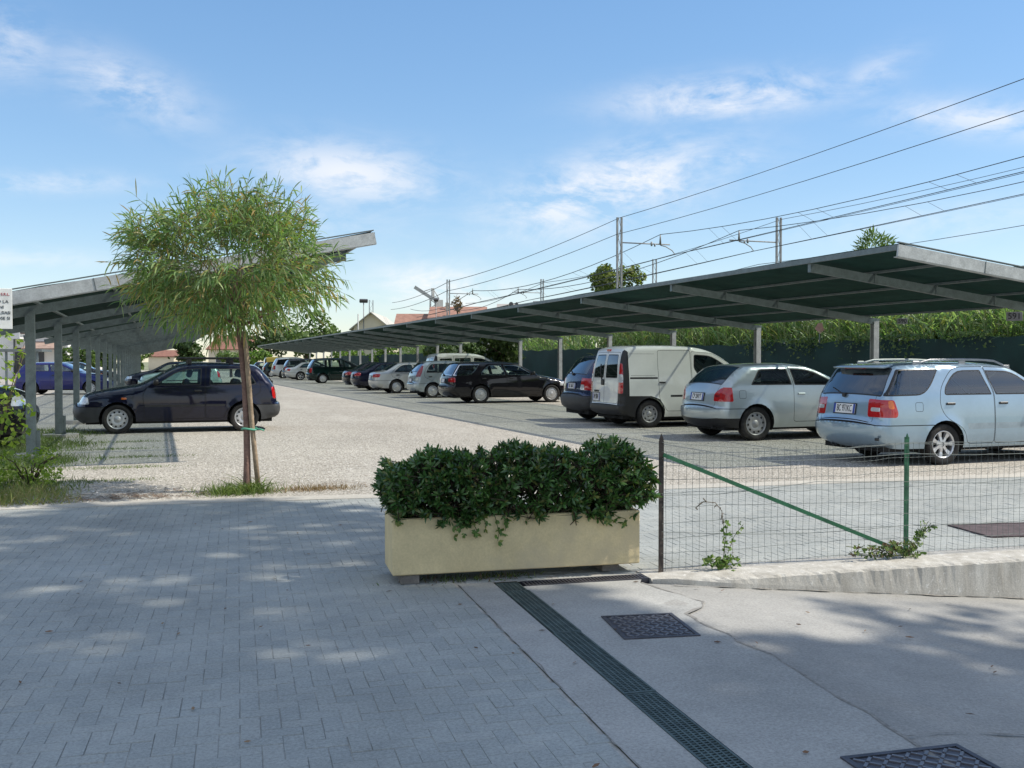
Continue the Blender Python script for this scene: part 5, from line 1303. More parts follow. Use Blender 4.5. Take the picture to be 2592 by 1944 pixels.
def carport(name,label,Xlow,zlow,Xhigh,zhigh,Y0,nb,Y1st,bay=4.4,lowdir=1,purl=(.25,.5,.75),foot=False,net_=None,over=.10):
    """sloping canopy: posts along Xlow, rafters rising to Xhigh"""
    root=empty(name,(Xlow,Y0,0)); tag(root,label,'carport'); iv=Matrix.Translation((-Xlow,-Y0,0))
    def B(b,nm,m):
        o=b.build(nm,m,root); o.matrix_parent_inverse=iv; return o
    Yend=Y1st+bay*(nb-1)+2.0
    dx=Xhigh-Xlow; dz=zhigh-zlow; zt=lambda x: zlow+dz*(x-Xlow)/dx
    nrm=Vector((-dz,0,dx)); nrm=nrm if nrm.z>0 else -nrm; nrm.normalize()
    xo=Xlow-(over if dx>0 else -over)
    # net roof: slightly sagging sheet with thickness
    nx,ny=8,int((Yend-Y0)/1.1); v=[];f=[]
    for lay in (0,1):
        for j in range(ny+1):
            for i in range(nx+1):
                x=xo+(Xhigh-xo)*i/nx; y=Y0+(Yend-Y0)*j/ny; ph=((y-Y1st)/bay)%1
                sag=-.035*math.sin(PI*ph)*math.sin(PI*((i/nx)*4%1)) + .012*math.sin(j*1.3+i)
                edge=.012*math.sin(j*.9) if i==nx else 0
                v.append((x,y,zt(x)+.155+sag*.5+edge+.012*lay))
    n1=(nx+1)*(ny+1)
    for j in range(ny):
        for i in range(nx):
            q=j*(nx+1)+i; f+= [(q,q+1,q+nx+2,q+nx+1)[::-1],(n1+q,n1+q+1,n1+q+nx+2,n1+q+nx+1)]
    for i in range(nx):
        for q in (i,ny*(nx+1)+i): f.append((q,q+1,n1+q+1,n1+q))
    for j in range(ny):
        for q in (j*(nx+1),j*(nx+1)+nx): f.append((q,q+nx+1,n1+q+nx+1,n1+q))
    o=mesh_obj('roof_net',v,f,net_ or net,root); o.matrix_parent_inverse=iv
    # purlins along the rows
    for k,q in enumerate((0.02,)+purl+(.985,)+((-over/abs(dx)+.02,) if over>.5 else ())):
        x=Xlow+dx*q; b=MB(); h=.05 if q<.9 else .07
        b.bar((x,Y0+.04,zt(x)+.125),(x,Yend-.04,zt(x)+.125),.04,.034,0,nrm); B(b,'purlin',[galv_dark if q<.9 else galv])
    b=MB(); x=Xhigh+(.03 if dx>0 else -.03); b.bar((x,Y0,zt(x)+.115),(x,Yend,zt(x)+.115),.035,.075,0); B(b,'edge_rail',[galv])
    for Y,nm in ((Y0,'end_fascia'),(Yend,'end_fascia')):
        b=MB(); s_=-1 if Y==Y0 else 1
        a=Vector((xo,Y+s_*.02,zt(xo)+.075)); e=Vector((Xhigh+(.05 if dx>0 else -.05),Y+s_*.02,zt(Xhigh)+.075)); b.bar(a,e,.03,.165,0,nrm)
        b.bar(a-nrm*.088+Vector((0,-s_*.03,0)),e-nrm*.088+Vector((0,-s_*.03,0)),.07,.008,0,nrm)
        b.bar(a+nrm*.115+Vector((0,-s_*.02,0)),e+nrm*.115+Vector((0,-s_*.02,0)),.05,.014,1,nrm)
        # seam lines where the channel is joined
        for q in (.36,.7):
            p=a+(e-a)*q; b.bar(p-nrm*.084+Vector((0,s_*.017,0)),p+nrm*.084+Vector((0,s_*.017,0)),.012,.006,1,(0,1,0))
        # a flap of net lifted by the wind
        if Y==Y0:
            p=a+(e-a)*.52+nrm*.12; w_=e-a; w_.normalize()
            b.add([tuple(p-w_*.30),tuple(p-w_*.08+nrm*.055),tuple(p+w_*.06+nrm*.05),tuple(p+w_*.22),tuple(p+Vector((0,.25,0))+w_*.2+nrm*.02),tuple(p+Vector((0,.25,0))-w_*.25+nrm*.02)],[(0,1,5),(1,2,4,5),(2,3,4)],2)
        B(b,nm,[galv_sunlit,galv_dark,net])
    pb=MB(); pb.box((-.065,-.055,0),(.065,-.045,1)); pb.box((-.065,.045,0),(.065,.055,1)); pb.box((-.05,-.0452,0),(-.042,.0452,1)) ; pb.box((.0,-.0448,0),(.012,.0448,1))
    for k in range(nb):
        Y=Y1st+bay*k
        b=MB(); zb_=.0 if not foot else .06
        b.box((Xlow-.065,Y-.065,zb_),(Xlow+.065,Y-.052,zlow+.02)); b.box((Xlow-.065,Y+.052,zb_),(Xlow+.065,Y+.065,zlow+.02)); b.box((Xlow-.012,Y-.0518,zb_),(Xlow+.0,Y+.0518,zlow+.02)); b.box((Xlow+.053,Y-.0518,zb_),(Xlow+.0648,Y+.0518,zlow+.02))
        if foot: b.box((Xlow-.12,Y-.12,zb_),(Xlow+.12,Y+.12,zb_+.012)); b.box((Xlow+.066,Y-.03,zb_),(Xlow+.12,Y+.03,.42)); 
        B(b,'post',[galv if foot else galv_sunlit])
        if foot:
            b=MB(); n_=10; b.prism([((.30+.05*random.random())*math.cos(2*PI*i/n_),(.26+.06*random.random())*math.sin(2*PI*i/n_)) for i in range(n_)],-.05,.06+random.uniform(0,.03),0,Matrix.Translation((Xlow+.05,Y,0))); B(b,'footing',[concrete])
        b=MB(); b.bar((xo,Y,zt(xo)+.02),(Xhigh,Y,zt(Xhigh)+.02),.06,.135,0,nrm)
        for q in purl: # brackets holding the purlins
            x=Xlow+dx*q; b.bar((x,Y-.033,zt(x)-.05),(x,Y-.033,zt(x)+.14),.03,.006,0,(0,1,0))
        b.bar((Xhigh,Y,zt(Xhigh)-.055),(Xhigh,Y,zt(Xhigh)+.16),.075,.012,0,(1,0,0))
        B(b,'rafter',[galv])
    return root
carport('carport','long carport with dark green net roof rising over the row of cars on the right',14.47,2.30,9.55,2.90,10.95,21,12.93)
carport('carport','long carport with dark net roof on the left, its posts beside the dark hatchback',-1.80,2.20,2.94,3.18,14.25,23,16.4,foot=True,net_=net_left,over=1.1)
# number plates hung under the low edge
numm=M_('number board',(.24,.23,.235),.6)
for (u,s_,Xn,zt_) in ((2283,'590',14.62,2.33),(2566,'591',14.62,2.33)):
    a=(u-1296)/2500; c_,s2=math.cos(YAW),math.sin(YAW); Y=Xn*(c_-a*s2)/(s2+a*c_)
    zc=Xn*s2+Y*c_; py=813 if s_=='590' else 801
    z=EYE+(915-py)/2500*zc
    g=empty('bay_number',(Xn,Y,z)); tag(g,'small dark board reading 590 hanging under the right carport edge above the ice-blue estate' if s_=='590' else 'larger paler board reading 591 hanging under the carport at the right photo edge','sign')
    b=MB(); M=Matrix.Rotation(-YAW-.25,4,'Z'); q=.10 if s_=='590' else .135; hq=.062 if s_=='590' else .08; b.box((-q,-.006,-hq),(q,.006,hq),0,M,bev=.003); b.box((-.003,-.003,.10),(.003,.003,.28),1,M); b.build('board',[M_('dark number board',(.19,.20,.19),.6) if s_=='590' else numm,galv_dark],g)
    text_obj('lettering',s_,.115 if s_=='590' else .15,M@Matrix.Translation((0,-.008,0))@Matrix.Rotation(PI/2,4,'X'),inkblack,g)
# information board at the left edge
a=(33-1296)/2500; c_,s2=math.cos(YAW),math.sin(YAW); Ys=13.75; Xs=Ys*(s2+a*c_)/(c_-a*s2); zc=Xs*s2+Ys*c_
zt_=EYE+(915-731)/2500*zc; zb_=EYE+(915-833)/2500*zc
g=empty('notice_board',(Xs-.45,Ys,0)); tag(g,'white notice board with red and black Italian lettering cut by the left photo edge','sign')
b=MB(); hh=(zt_-zb_)/2; zm=(zt_+zb_)/2
b.box((-.45,-.012,zb_),(.45,.0,zt_),bev=.003); b.build('board',[M_('white board',(.78,.79,.76),.5)],g)
b=MB(); b.tube([(-.2,.03,-.05),(-.2,.03,zt_-.03)],.025,10); b.build('pole',[galv],g)
R=Matrix.Rotation(PI/2,4,'X'); px=zc/2500
def TL(s_,xr,yc,h,mt,sx=1.0): text_obj('lettering',s_,h*px/.69,Matrix.Translation((.45-(33-xr)*px*1.06,-.0135,zt_-(yc-731)*px))@R,mt,g,'RIGHT',sx=sx)
TL('S.R.L.',28.5,746,6.5,inkred,1.0); TL('SI',5.5,742,11,inkred,.8)
TL('TO LA',25.5,764.5,7.5,inkblack,1.1); TL('GNI',15.5,778.5,7.5,inkblack); TL('ALSIASI',29.5,792.5,7.5,inkblack,.92); TL('OSE SI',28.5,806.5,7.5,inkblack); TL('O.',7.5,820,7.5,inkblack)

# ================================================================== boundary fence with green netting
gnet=M_('green fence netting',(.008,.040,.034),.85,0,.35,.9,fine=.4,bscale=70,bmp=.1)
g=empty('netting_fence',(18,8,0)); tag(g,'boundary fence covered with dark green netting behind the right row of cars','fence'); iv=Matrix.Translation((-18,-8,0))
v=[];f=[]; ny=220
for j in range(ny+1):
    y=8+96*j/ny
    for i in range(6):
        z=2.02*i/5+(.03*math.sin(j*1.7)+.02*math.sin(j*.63) if i==5 else 0); v.append((18+.03*math.sin(j*.9+i*1.1)+.015*math.sin(j*2.3+i),y,z))
for j in range(ny):
    for i in range(5): q=j*6+i; f.append((q,q+6,q+7,q+1))
o=mesh_obj('netting',v,f,gnet,g,smooth=True); o.matrix_parent_inverse=iv
for k in range(39):
    b=MB(); y=8.2+2.5*k; b.tube([(18.07,y,-.1),(18.07,y,2.06)],.025,6); o=b.build('post',[galv_dark],g); o.matrix_parent_inverse=iv
# ---- reeds and creepers behind it
reed=leaf('reed leaves',[(.19,.30,.13),(.24,.36,.17),(.14,.25,.10),(.29,.40,.21),(.20,.32,.14),(.34,.42,.24),(.24,.25,.12)],.55,.45)
lb=LB(); st=MB()
def reeds(n,y0,y1,x0,x1,zmin,zmax):
    for i in range(n):
        y=rng.uniform(y0,y1); x=rng.uniform(x0,x1); h=rng.uniform(zmin,zmax); lean=rng.normal()*.10
        nl=8 if y<40 else 6
        for k in range(nl):
            z=h*(.30+.70*(k+rng.random())/nl); a=rng.uniform(0,6.28)
            lb.blade((x+lean*z,y+lean*z*.5,z),(math.cos(a)*.6,math.sin(a)*.6,1.25),rng.uniform(.5,.95),rng.uniform(.035,.055)*(1 if y<40 else 1.5),rng.uniform(.6,1.6),3,shape='reed')
        st.tube([(x,y,.1),(x+lean*h,y+lean*h*.5,h)],.011,4,caps=False)
reeds(900,14.5,23,18.4,20.6,2.2,3.1); reeds(1400,23,40,18.4,20.6,2.5,3.6); reeds(900,40,78,18.4,20.5,2.6,3.9)
st.f  # stalks
o=lb.build('reeds',reed); tag(o,'dense bank of tall green reeds growing behind the green netting fence','reeds',kind='stuff')
ost=st.build('reed_stalks',[M_('reed stalk',(.20,.25,.10),.7)]); tag(ost,'pale stalks of the reeds behind the green netting fence','reeds',kind='stuff')
lb=LB(); 
for (y,n_,dz) in ((20.6,240,.75),(24.5,260,.6),(27,220,.5),(33.8,160,.8),(38,150,.5),(22.2,120,.35),(18.3,140,.3)):
    for i in range(n_):
        z=2.14-abs(rng.normal())**1.5*dz*.32; lb.quad((17.93-abs(rng.normal())*.05,y+rng.normal()*.5*(1-.5*(2.1-z)/1.0),max(.6,z)),(-1+rng.normal()*.4,rng.normal()*.5,rng.normal()*.4+.3),.10*rng.uniform(.6,1.3))
o=lb.build('creeper',leaf('creeper leaves',[(.05,.10,.02),(.08,.14,.03),(.035,.07,.015),(.12,.17,.05)],.25,.5)); tag(o,'creeper leaves hanging over the top of the green netting fence','creeper',kind='stuff')
lb=LB()
for i in range(44):
    a=rng.uniform(0,6.28); lb.blade((17.9,35.6+rng.normal()*.12,1.2+rng.random()*.9),(-.7+rng.normal()*.3,rng.normal()*.7,.7),rng.uniform(.6,.9),.05,1.6,4,shape='reed')
o=lb.build('reed_clump',leaf('pale reed',[(.24,.30,.12),(.30,.34,.16)],.35,.5)); tag(o,'pale reed clump arching over the netting fence beyond the black estate car','reeds')
# ---- trees
def tree(name,label,c,zc,rad,n,mat,size,trunk_r=.14,cat='tree',group=None,gaps=.22,asp=.65,flat=0,lowz=None,blade=False,limbs=7,off=(0,0)):
    root=empty(name,(c[0],c[1],0)); tag(root,label,cat,group); b=MB(); cz=zc
    base=c[2] if len(c)>2 else 0
    top=Vector((random.gauss(0,.1)*rad[0]+off[0],random.gauss(0,.1)*rad[1]+off[1],cz+rad[2]*.25)); fork=Vector((top.x*.4,top.y*.4,max(base+.3,cz-rad[2]*.85)))
    b.tube([(0,0,base-.1),tuple(fork*.5+Vector((0,0,base*.5))),tuple(fork),tuple(top)],[trunk_r*1.2,trunk_r,trunk_r*.8,trunk_r*.2],8)
    for i in range(limbs):
        a=2*PI*i/limbs+random.uniform(-.3,.3); e=Vector((math.cos(a)*rad[0]*.72+off[0],math.sin(a)*rad[1]*.72+off[1],cz+rad[2]*random.uniform(-.3,.55))); q=fork+(top-fork)*random.uniform(0,.5); b.tube([tuple(q),tuple((q+e)/2+Vector((0,0,rad[2]*.12))),tuple(e)],[trunk_r*.42,trunk_r*.28,trunk_r*.08],6)
    b.build('trunk',[M_('grey bark',(.10,.075,.055),.95,0,.3,6,fine=.4,bscale=30,bmp=.5)],root)
    lb=LB(); k=0; ph=rng.uniform(0,6.28,9); tries=0
    while k<n and tries<n*30:
        tries+=1
        p=rng.uniform(-1.1,1.1,3); l=np.linalg.norm(p)
        lump=.16*math.sin(p[0]*4.2+ph[0]+p[2]*2)+.13*math.sin(p[2]*5+ph[1])+.12*math.sin(p[1]*5+ph[2])+.08*math.sin(p[0]*11+ph[6])*math.sin(p[2]*10+ph[7])
        if l>.88+lump: continue
        if rng.random()>.22+.8*l*l: continue
        if math.sin(p[0]*6.2+ph[3])*math.sin(p[2]*6.8+ph[4])*math.sin(p[1]*5.9+ph[5])>gaps: continue
        q=p*np.array(rad)+np.array((off[0],off[1],cz))
        if lowz and q[2]<lowz: continue
        k+=1; nrm=p*1.0+rng.normal(size=3)*.8+np.array((0,0,.5))
        if blade: lb.blade(q,p+rng.normal(size=3)*.5+np.array((0,0,.3)),size*rng.uniform(1.2,2),size*.35,.4,2,shape='lance')
        else: lb.quad(q,nrm,size*rng.uniform(.55,1.4),asp)
    lb.build('crown',mat,root); return root
fol_dark=leaf('dark foliage',[(.05,.09,.024),(.07,.12,.034),(.04,.075,.02),(.09,.145,.042),(.06,.105,.028)],.28,.5)
fol_mid=leaf('mid foliage',[(.11,.18,.045),(.15,.23,.065),(.085,.15,.04),(.18,.26,.09),(.13,.20,.05)],.35,.5)
fol_pine=leaf('pine foliage',[(.13,.18,.045),(.19,.24,.06),(.09,.14,.035),(.25,.28,.09)],.4,.6)
fol_bright=leaf('bright foliage',[(.11,.21,.025),(.15,.27,.04),(.09,.16,.02),(.19,.30,.06)],.35,.45)
def at(px,py,zc):
    """world point at picture place px,py and forward depth zc"""
    xc=(px-1296)/2500*zc; return (xc*math.cos(YAW)+zc*math.sin(YAW), -xc*math.sin(YAW)+zc*math.cos(YAW), EYE+(915-py)/2500*zc)
def bgtree(name,label,px,py0,py1,hw,zc,n,mat,size,**kw):
    """crown spans py0..py1 and half width hw pixels at forward depth zc"""
    p=at(px,(py0+py1)/2,zc); rz=(py1-py0)/2/2500*zc; rx=hw/2500*zc
    return tree(name,label,(p[0],p[1],kw.pop('base',0)),p[2],(rx,rx,rz),n,mat,size,trunk_r=kw.pop('trunk_r',max(.12,rx*.07)),**kw)
bgtree('pine_tree','round-crowned pine standing behind the railway mast near the middle of the right carport roof',1556,672,830,72,84,5000,fol_pine,.34,gaps=.5,base=1)
bgtree('tree','light feathery tree top showing above the right carport roof near its high corner',2208,580,760,54,60,1500,fol_mid,.24,blade=True,gaps=.16,base=1)
bgtree('shrub','bright green shrub behind the netting fence beside bay number 591',2405,772,900,60,25.5,1500,fol_bright,.11,cat='shrub')
bgtree('shrub','darker green shrub right of the bright one behind the netting fence',2510,790,900,60,25,1100,fol_mid,.11,cat='shrub')
bgtree('shrub','dark shrub at the far right end behind the netting fence',2620,790,900,80,24.5,1000,fol_dark,.11,cat='shrub')
bgtree('tree','dark leafy tree overhanging the netting fence beyond the black estate car',1270,838,915,66,44,1500,fol_dark,.24,cat='tree')
bgtree('tree','dark tree behind the white van roof under the right carport',1140,848,925,70,58,1400,fol_dark,.28)
bgtree('tree','light green tree seen between the far posts of the right carport',990,856,930,70,86,1200,fol_bright,.34)
bgtree('tree','light green tree over the dark green minivan under the carport',880,862,930,60,118,1000,fol_bright,.42)
bgtree('tree','big dark tree behind the right half of the young tree crown',775,790,900,80,128,2200,fol_mid,.55,gaps=.3)
bgtree('tree','big green tree just right of the young tree stem',680,800,915,56,124,1800,fol_dark,.5,gaps=.3)
bgtree('tree','dark bush below the red-roofed house left of the young tree stem',480,862,922,52,78,1500,fol_dark,.3,gaps=.3)
bgtree('shrub','pale green shrubs in front of the red-roofed house by the young tree stem',585,884,925,40,92,900,fol_mid,.35,cat='shrub')
bgtree('shrub','green shrub at the far end of the aisle right of the tree stem',650,880,925,34,112,800,fol_bright,.4,cat='shrub')
bgtree('tree','green tree seen between the left carport posts behind the blue car',205,870,935,48,74,1500,fol_mid,.3,gaps=.3)
bgtree('tree','dark green tree seen between the farther left carport posts',262,866,935,40,82,1200,fol_dark,.34,gaps=.3)
bgtree('tree','olive-coloured tree behind the crowded far left posts',330,872,935,50,125,1000,fol_mid,.5,gaps=.3)
bgtree('tree','thin half-bare brown tree by the far orange roof',1158,742,800,16,150,160,leaf('dry foliage',[(.16,.11,.05),(.22,.16,.08)],.2,.7),.45,gaps=.3)
# tall trees behind the viewer whose shade falls over the paving
shade_leaf=fol_mid
for (tx,ty,ox,oy,z,rx,ry,h,n_,lz,lab) in (
   (11.6,.9,.1,.4,15.0,3.1,4.9,2.4,8200,9,'tall leafy tree out of view to the right, shading the paving'),
   (17.0,-2.2,.0,.2,15.0,3.3,3.0,2.4,4800,9,'tall leafy tree out of view behind the road, shading the ramp')):
    tree('shade_tree',lab,(tx,ty),z,(rx,ry,h),n_,shade_leaf,.36,trunk_r=.2,gaps=.75,lowz=lz,off=(ox,oy))
# ================================================================== railway
mast_m=M_('mast steel',(.30,.31,.31),.6,.3,.25,4,fine=.25,bscale=20)
line_m=M_('overhead line copper',(.06,.065,.07),.6,.4,.2,5)
def mast(px,ytop,zc,zbase,arm=0,label='',lat=True,w_=.26):
    p=at(px,ytop,zc); g=empty('railway_mast',(p[0],p[1],0)); tag(g,label,'mast'); zt=p[2]
    b=MB()
    for s_ in (-1,1): b.bar((s_*w_/2,0,zbase-.3),(s_*w_/2,0,zt),.09,.10,0,(0,1,0))
    b.build('upright',[mast_m],g) if False else None
    for s_ in (-1,1):
        q=MB(); q.bar((s_*w_/2,0,zbase-.3),(s_*w_/2,0,zt),.09,.10,0,(0,1,0)); q.build('upright',[mast_m],g)
    b=MB(); n=int((zt-zbase)/.55)
    for i in range(n):
        z0=zbase+(zt-zbase)*i/n; z1=zbase+(zt-zbase)*(i+1)/n; s_=1 if i%2 else -1
        b.bar((-s_*(w_/2-.05),-.03,z0),(s_*(w_/2-.05),-.03,z1),.03,.012,0,(0,1,0))
    b.build('lacing',[mast_m],g)
    if arm:
        za=zt-1.38; L=3.15; b=MB(); b.tube([(arm*w_/2,0,za),(arm*L,0,za)],.035,6); b.tube([(arm*2.0,0,za-.12),(arm*2.0,0,za+.12)],.06,6); b.tube([(arm*2.2,0,za-.14),(arm*2.2,0,za+.02)],.05,6); b.build('arm',[mast_m],g)
        b=MB(); b.tube([(arm*2.55,0,za),(arm*2.55,0,za+.3),(arm*2.55,0,za+.55)],[.07,.05,.03],6); b.build('insulator',[M_('brown insulator',(.18,.17,.15),.4)],g)
        b=MB(); b.tube([(2.55*arm,0,za-.05),(2.55*arm+.35,0,za-.12),(2.55*arm+.75,0,za-.32),(2.55*arm+.92,0,za-.52),(2.55*arm+.80,0,za-.56)],.028,6); b.build('registration_arm',[mast_m],g)
    return (p[0],p[1],zt)
m1=mast(1567,552,55,1,1,'tall lattice railway mast with one arm in front of the round pine')
m2=mast(1969,552,55,1,-1,'tall lattice railway mast with its arm pointing left behind the right carport roof')
m3=mast(1656,657,92,1,0,'short narrow lattice signal mast right of the round pine',w_=.36)
m4=mast(1135,708,99,1,1,'slim railway mast with right-pointing arm above the orange far roofs')
m5=mast(1372,707,99,1,-1,'slim railway mast with left-pointing arm above the middle of the right carport roof')
m6=mast(940,760,134,1,0,'distant slender pair of mast poles above the gabled cream house',w_=.5)
SPN=m4[1]-m1[1]
def wire(name,label,pts,r,group,sag=0):
    b=MB(); P=[]
    for a,b_ in zip(pts[:-1],pts[1:]):
        a=Vector(a); b_=Vector(b_); n=12
        for i in range(n):
            q=i/n; p=a.lerp(b_,q); p.z-=sag*4*q*(1-q); P.append(p)
    P.append(Vector(pts[-1])); 
    rs=[max(r,min(.03,r*(p-Vector((0,0,EYE))).length/42)) for p in P]
    b.tube(P,rs,5,caps=False); o=b.build(name,[line_m]); tag(o,label,'wire',group); return o
def row(off,z,row_=1):
    """points along a mast row: nearer than m1, m1, m4, far"""
    A,B_=(m1,m4) if row_==1 else (m2,m5)
    d=(B_[0]-A[0],B_[1]-A[1]); return [(A[0]+d[0]*k+off,A[1]+d[1]*k,z) for k in (-1,0,1,1.8)]
ZT=m1[2]
GRP='overhead railway wires'
wire('feeder_wire','highest of all the wires, running over the very top of the left mast row',row(0,ZT-.02),.012,GRP,.35)
wire('feeder_wire','overhead wire fixed just below the top of the left mast row, second highest',row(-.2,ZT-.95),.012,GRP,.35)
for rw,o1,lab in ((1,2.55,'left track'),(2,-2.55,'right track')):
    za=ZT-1.38; msg=row(o1,za+.55,rw); wire('messenger_wire',f'sagging overhead catenary wire above the {lab}',msg,.014,GRP,.95)
    con=row(o1+.85 if rw==1 else o1+.85,za-.56,rw); wire('contact_wire',f'straight lower contact wire above the {lab}',con,.014,GRP,.06)
    con2=[(x+.15,y,z+.03) for x,y,z in con]; wire('contact_wire',f'second contact wire running close beside the other over the {lab}',con2,.010,GRP,.10)
    k=0
    for seg in (0,1):
        for q in (.12,.15,.3,.33,.48,.51,.66,.69,.84,.87):
            a=Vector(msg[seg]).lerp(Vector(msg[seg+1]),q); a.z-=.95*4*q*(1-q); c=Vector(con[seg]).lerp(Vector(con[seg+1]),q); c.z-=.06*4*q*(1-q)
            b=MB(); b.tube([a,c],.007,4,caps=False); o=b.build('dropper',[line_m]); tag(o,f'thin short dropper wire hanging between the two lines over the {lab}','wire','droppers of the '+lab)
wire('feeder_wire','overhead wire fixed on the right mast row behind the arms',row(.15,ZT-.1,2),.010,GRP,.5)
wire('feeder_wire','single lower overhead wire at right passing the feathery tree top',[ (p[0]+9,p[1],p[2]-2.3) for p in row(0,ZT,1)],.012,GRP,.4)
# floodlight poles
def flood(px,py,zc,label,h0=0,head=.34):
    p=at(px,py,zc); g=empty('floodlight_pole',(p[0],p[1],0)); tag(g,label,'lamp'); b=MB(); b.tube([(0,0,h0),(0,0,p[2])],.06,6); b.build('pole',[mast_m],g); b=MB(); M=Matrix.Translation((0,0,p[2]))@Matrix.Rotation(.5,4,'X'); b.box((-head,-.15,-.22),(head,.15,.22),0,M,bev=.05); b.build('lamp_head',[M_('lamp housing',(.05,.05,.055),.5)],g)
flood(921,762,120,'tall pole with a dark floodlight left of the cream gabled house',head=.5)
flood(1104,760,150,'pole with a small pale floodlight beside the crane mast')
p=at(907,795,110); b=MB(); b.tube([(p[0],p[1],0),p],.07,6); o=b.build('pole',[M_('grey pole',(.4,.4,.38),.7)]); tag(o,'short plain pole in front of the cream gabled house','pole')
for (px,py,zc,r,lab) in ((1293,770,74,.17,'larger of two dark round lamps above the right carport roof edge'),(1307,769,74,.11,'smaller of two dark round lamps above the right carport roof edge')):
    p=at(px,py,zc); g=empty('round_lamp',(p[0],p[1],0)); tag(g,lab,'lamp'); b=MB(); b.tube([(0,.05,1),(0,.05,p[2])],.03,6); b.build('pole',[mast_m],g); b=MB(); b.tube([(0,-.08,p[2]),(0,.06,p[2])],[r,r*.8],12); b.build('lamp_head',[M_('lamp housing',(.05,.05,.055),.5)],g)
# tower crane
zc=190; g=empty('tower_crane',at(1096,915,zc)[:2]+(0,)); tag(g,'far pale tower crane with its jib pointing up to the left','crane')
cm=M_('crane steel',(.45,.45,.43),.6,.2,.2,1)
p0=at(1096,730,zc); pm=at(1096,757,zc); pj=at(1050,727,zc); pc=at(1112,757,zc); o0=at(1096,915,zc); R_=lambda p:(p[0]-o0[0],p[1]-o0[1],p[2])
b=MB()
for s_ in (-.7,.7): b.bar(R_((pm[0]+s_,pm[1],0)),R_((pm[0]+s_*.7,pm[1],pm[2])),.28,.28)
for i in range(14):
    z=pm[2]*i/14; z2=pm[2]*(i+1)/14; s_=1 if i%2 else -1; b.bar((s_*.7,0,z),(-s_*.7,0,z2),.12,.12)
b.bar((0,0,pm[2]),R_(p0),.5,.5,0,(0,1,0)); b.build('tower',[cm],g)
b=MB(); b.bar(R_(pm),R_(pj),.6,.65); b.build('jib',[cm],g); b=MB(); b.bar(R_(pm),R_(pc),.6,.5); b.box(R_((pc[0]-.6,pc[1]-.6,pc[2]-2.2)),R_((pc[0]+.6,pc[1]+.6,pc[2]-.2))); b.build('counterweight',[cm],g)
b=MB(); b.tube([R_(p0),R_(((pm[0]+pj[0])/2,(pm[1]+pj[1])/2,(pm[2]+pj[2])/2+.3))],.08,4); b.tube([R_(p0),R_(pc)],.08,4); b.build('cable',[cm],g)

# ================================================================== houses
def house(name,label,px0,px1,pyt,zc,depth,wall,roofh,eave=.35,gable_front=False,rmat=None,wins=(),base=0,rz_extra=0,roof='gable',shutter=None,chim=False):
    """front face seen square to the view: px0..px1 wide, eaves at pyt"""
    a=at(px0,pyt,zc); b_=at(px1,pyt,zc); W=math.dist(a[:2],b_[:2]); g=empty(name,((a[0]+b_[0])/2,(a[1]+b_[1])/2,base),-YAW+rz_extra); tag(g,label,'house'); H=a[2]-base
    b=MB(); b.box((-W/2,0,-.5),(W/2,depth,H)); 
    if gable_front: b.add([(-W/2,0,H),(W/2,0,H),(0,0,H+roofh),(-W/2,depth,H),(W/2,depth,H),(0,depth,H+roofh)],[(0,1,2),(5,4,3)])
    elif roof=='gable': b.add([(-W/2,0,H),(-W/2,depth,H),(-W/2,depth/2,H+roofh),(W/2,0,H),(W/2,depth,H),(W/2,depth/2,H+roofh)],[(2,1,0),(3,4,5)])
    b.build('wall',[wall],g)
    b=MB(); e=eave; th=.14; rm=rmat or rooftile
    if gable_front:
        for s_ in (-1,1):
            x=s_*(W/2+e); z=H-roofh*e/(W/2); q=[(x,-e,z),(0,-e,H+roofh),(0,depth+e,H+roofh),(x,depth+e,z)]
            b.add([(u,v,w__+.02) for u,v,w__ in q]+[(u,v,w__+th) for u,v,w__ in q],[(0,1,2,3),(4,5,6,7),(0,1,5,4),(1,2,6,5),(2,3,7,6),(3,0,4,7)])
    else:
        for s_ in (-1,1):
            y=depth/2-s_*(depth/2+e); z=H-roofh*e/(depth/2); q=[(-W/2-e,y,z),(W/2+e,y,z),(W/2+e,depth/2,H+roofh),(-W/2-e,depth/2,H+roofh)]
            b.add([(u,v,w__+.02) for u,v,w__ in q]+[(u,v,w__+th) for u,v,w__ in q],[(0,1,2,3),(4,5,6,7),(0,1,5,4),(1,2,6,5),(2,3,7,6),(3,0,4,7)])
    ro=b.build('roof',[rm],g)
    if chim:
        b=MB(); b.box((-W*.2-.3,depth*.35,H+.3),(-W*.2+.3,depth*.35+.6,H+roofh+.7)); b.build('chimney',[wall],ro)
    for (u,z,ww,hh) in wins: # fractions of width, metres up
        x=-W/2+W*u; fr=MB(); fr.box((x-ww/2-.08,-.05,z-.08),(x+ww/2+.08,.02,z+hh+.08)); f_=fr.build('window',[shutter or whitewall],g); p_=MB(); p_.box((x-ww/2,-.07,z),(x+ww/2,-.04,z+hh)); p_.build('pane',[darkwin],f_)
    return g,W,H
shut=M_('brown shutters',(.10,.06,.045),.7)
g,W,H=house('house','white two-storey house with brown shutters at the far left behind the carport',-150,68,828,88,9,whitewall,.7,wins=((.95,4.1,1.0,1.35),(.66,4.1,1.0,1.35),(.4,4.1,1.0,1.35),(.93,.6,1.1,2.1)),shutter=shut,base=-.1)
b=MB(); b.box((W*.36,-1.2,3.55),(W*.5,-.0,3.7)); b.box((W*.36,-1.2,3.7),(W*.5,-1.15,4.6)); b.build('balcony',[whitewall],g)
b=MB(); b.tube([(W*.36,-.08,0),(W*.36,-.08,H)],.07,6); b.build('downpipe',[galv_dark],g)
g,W,H=house('house','white house with a shallow porch roof between the first left carport posts',82,172,842,84,8,whitewall,.6,wins=((.15,.5,1.2,2.0),(.83,1.3,.8,.9)),base=-.1)
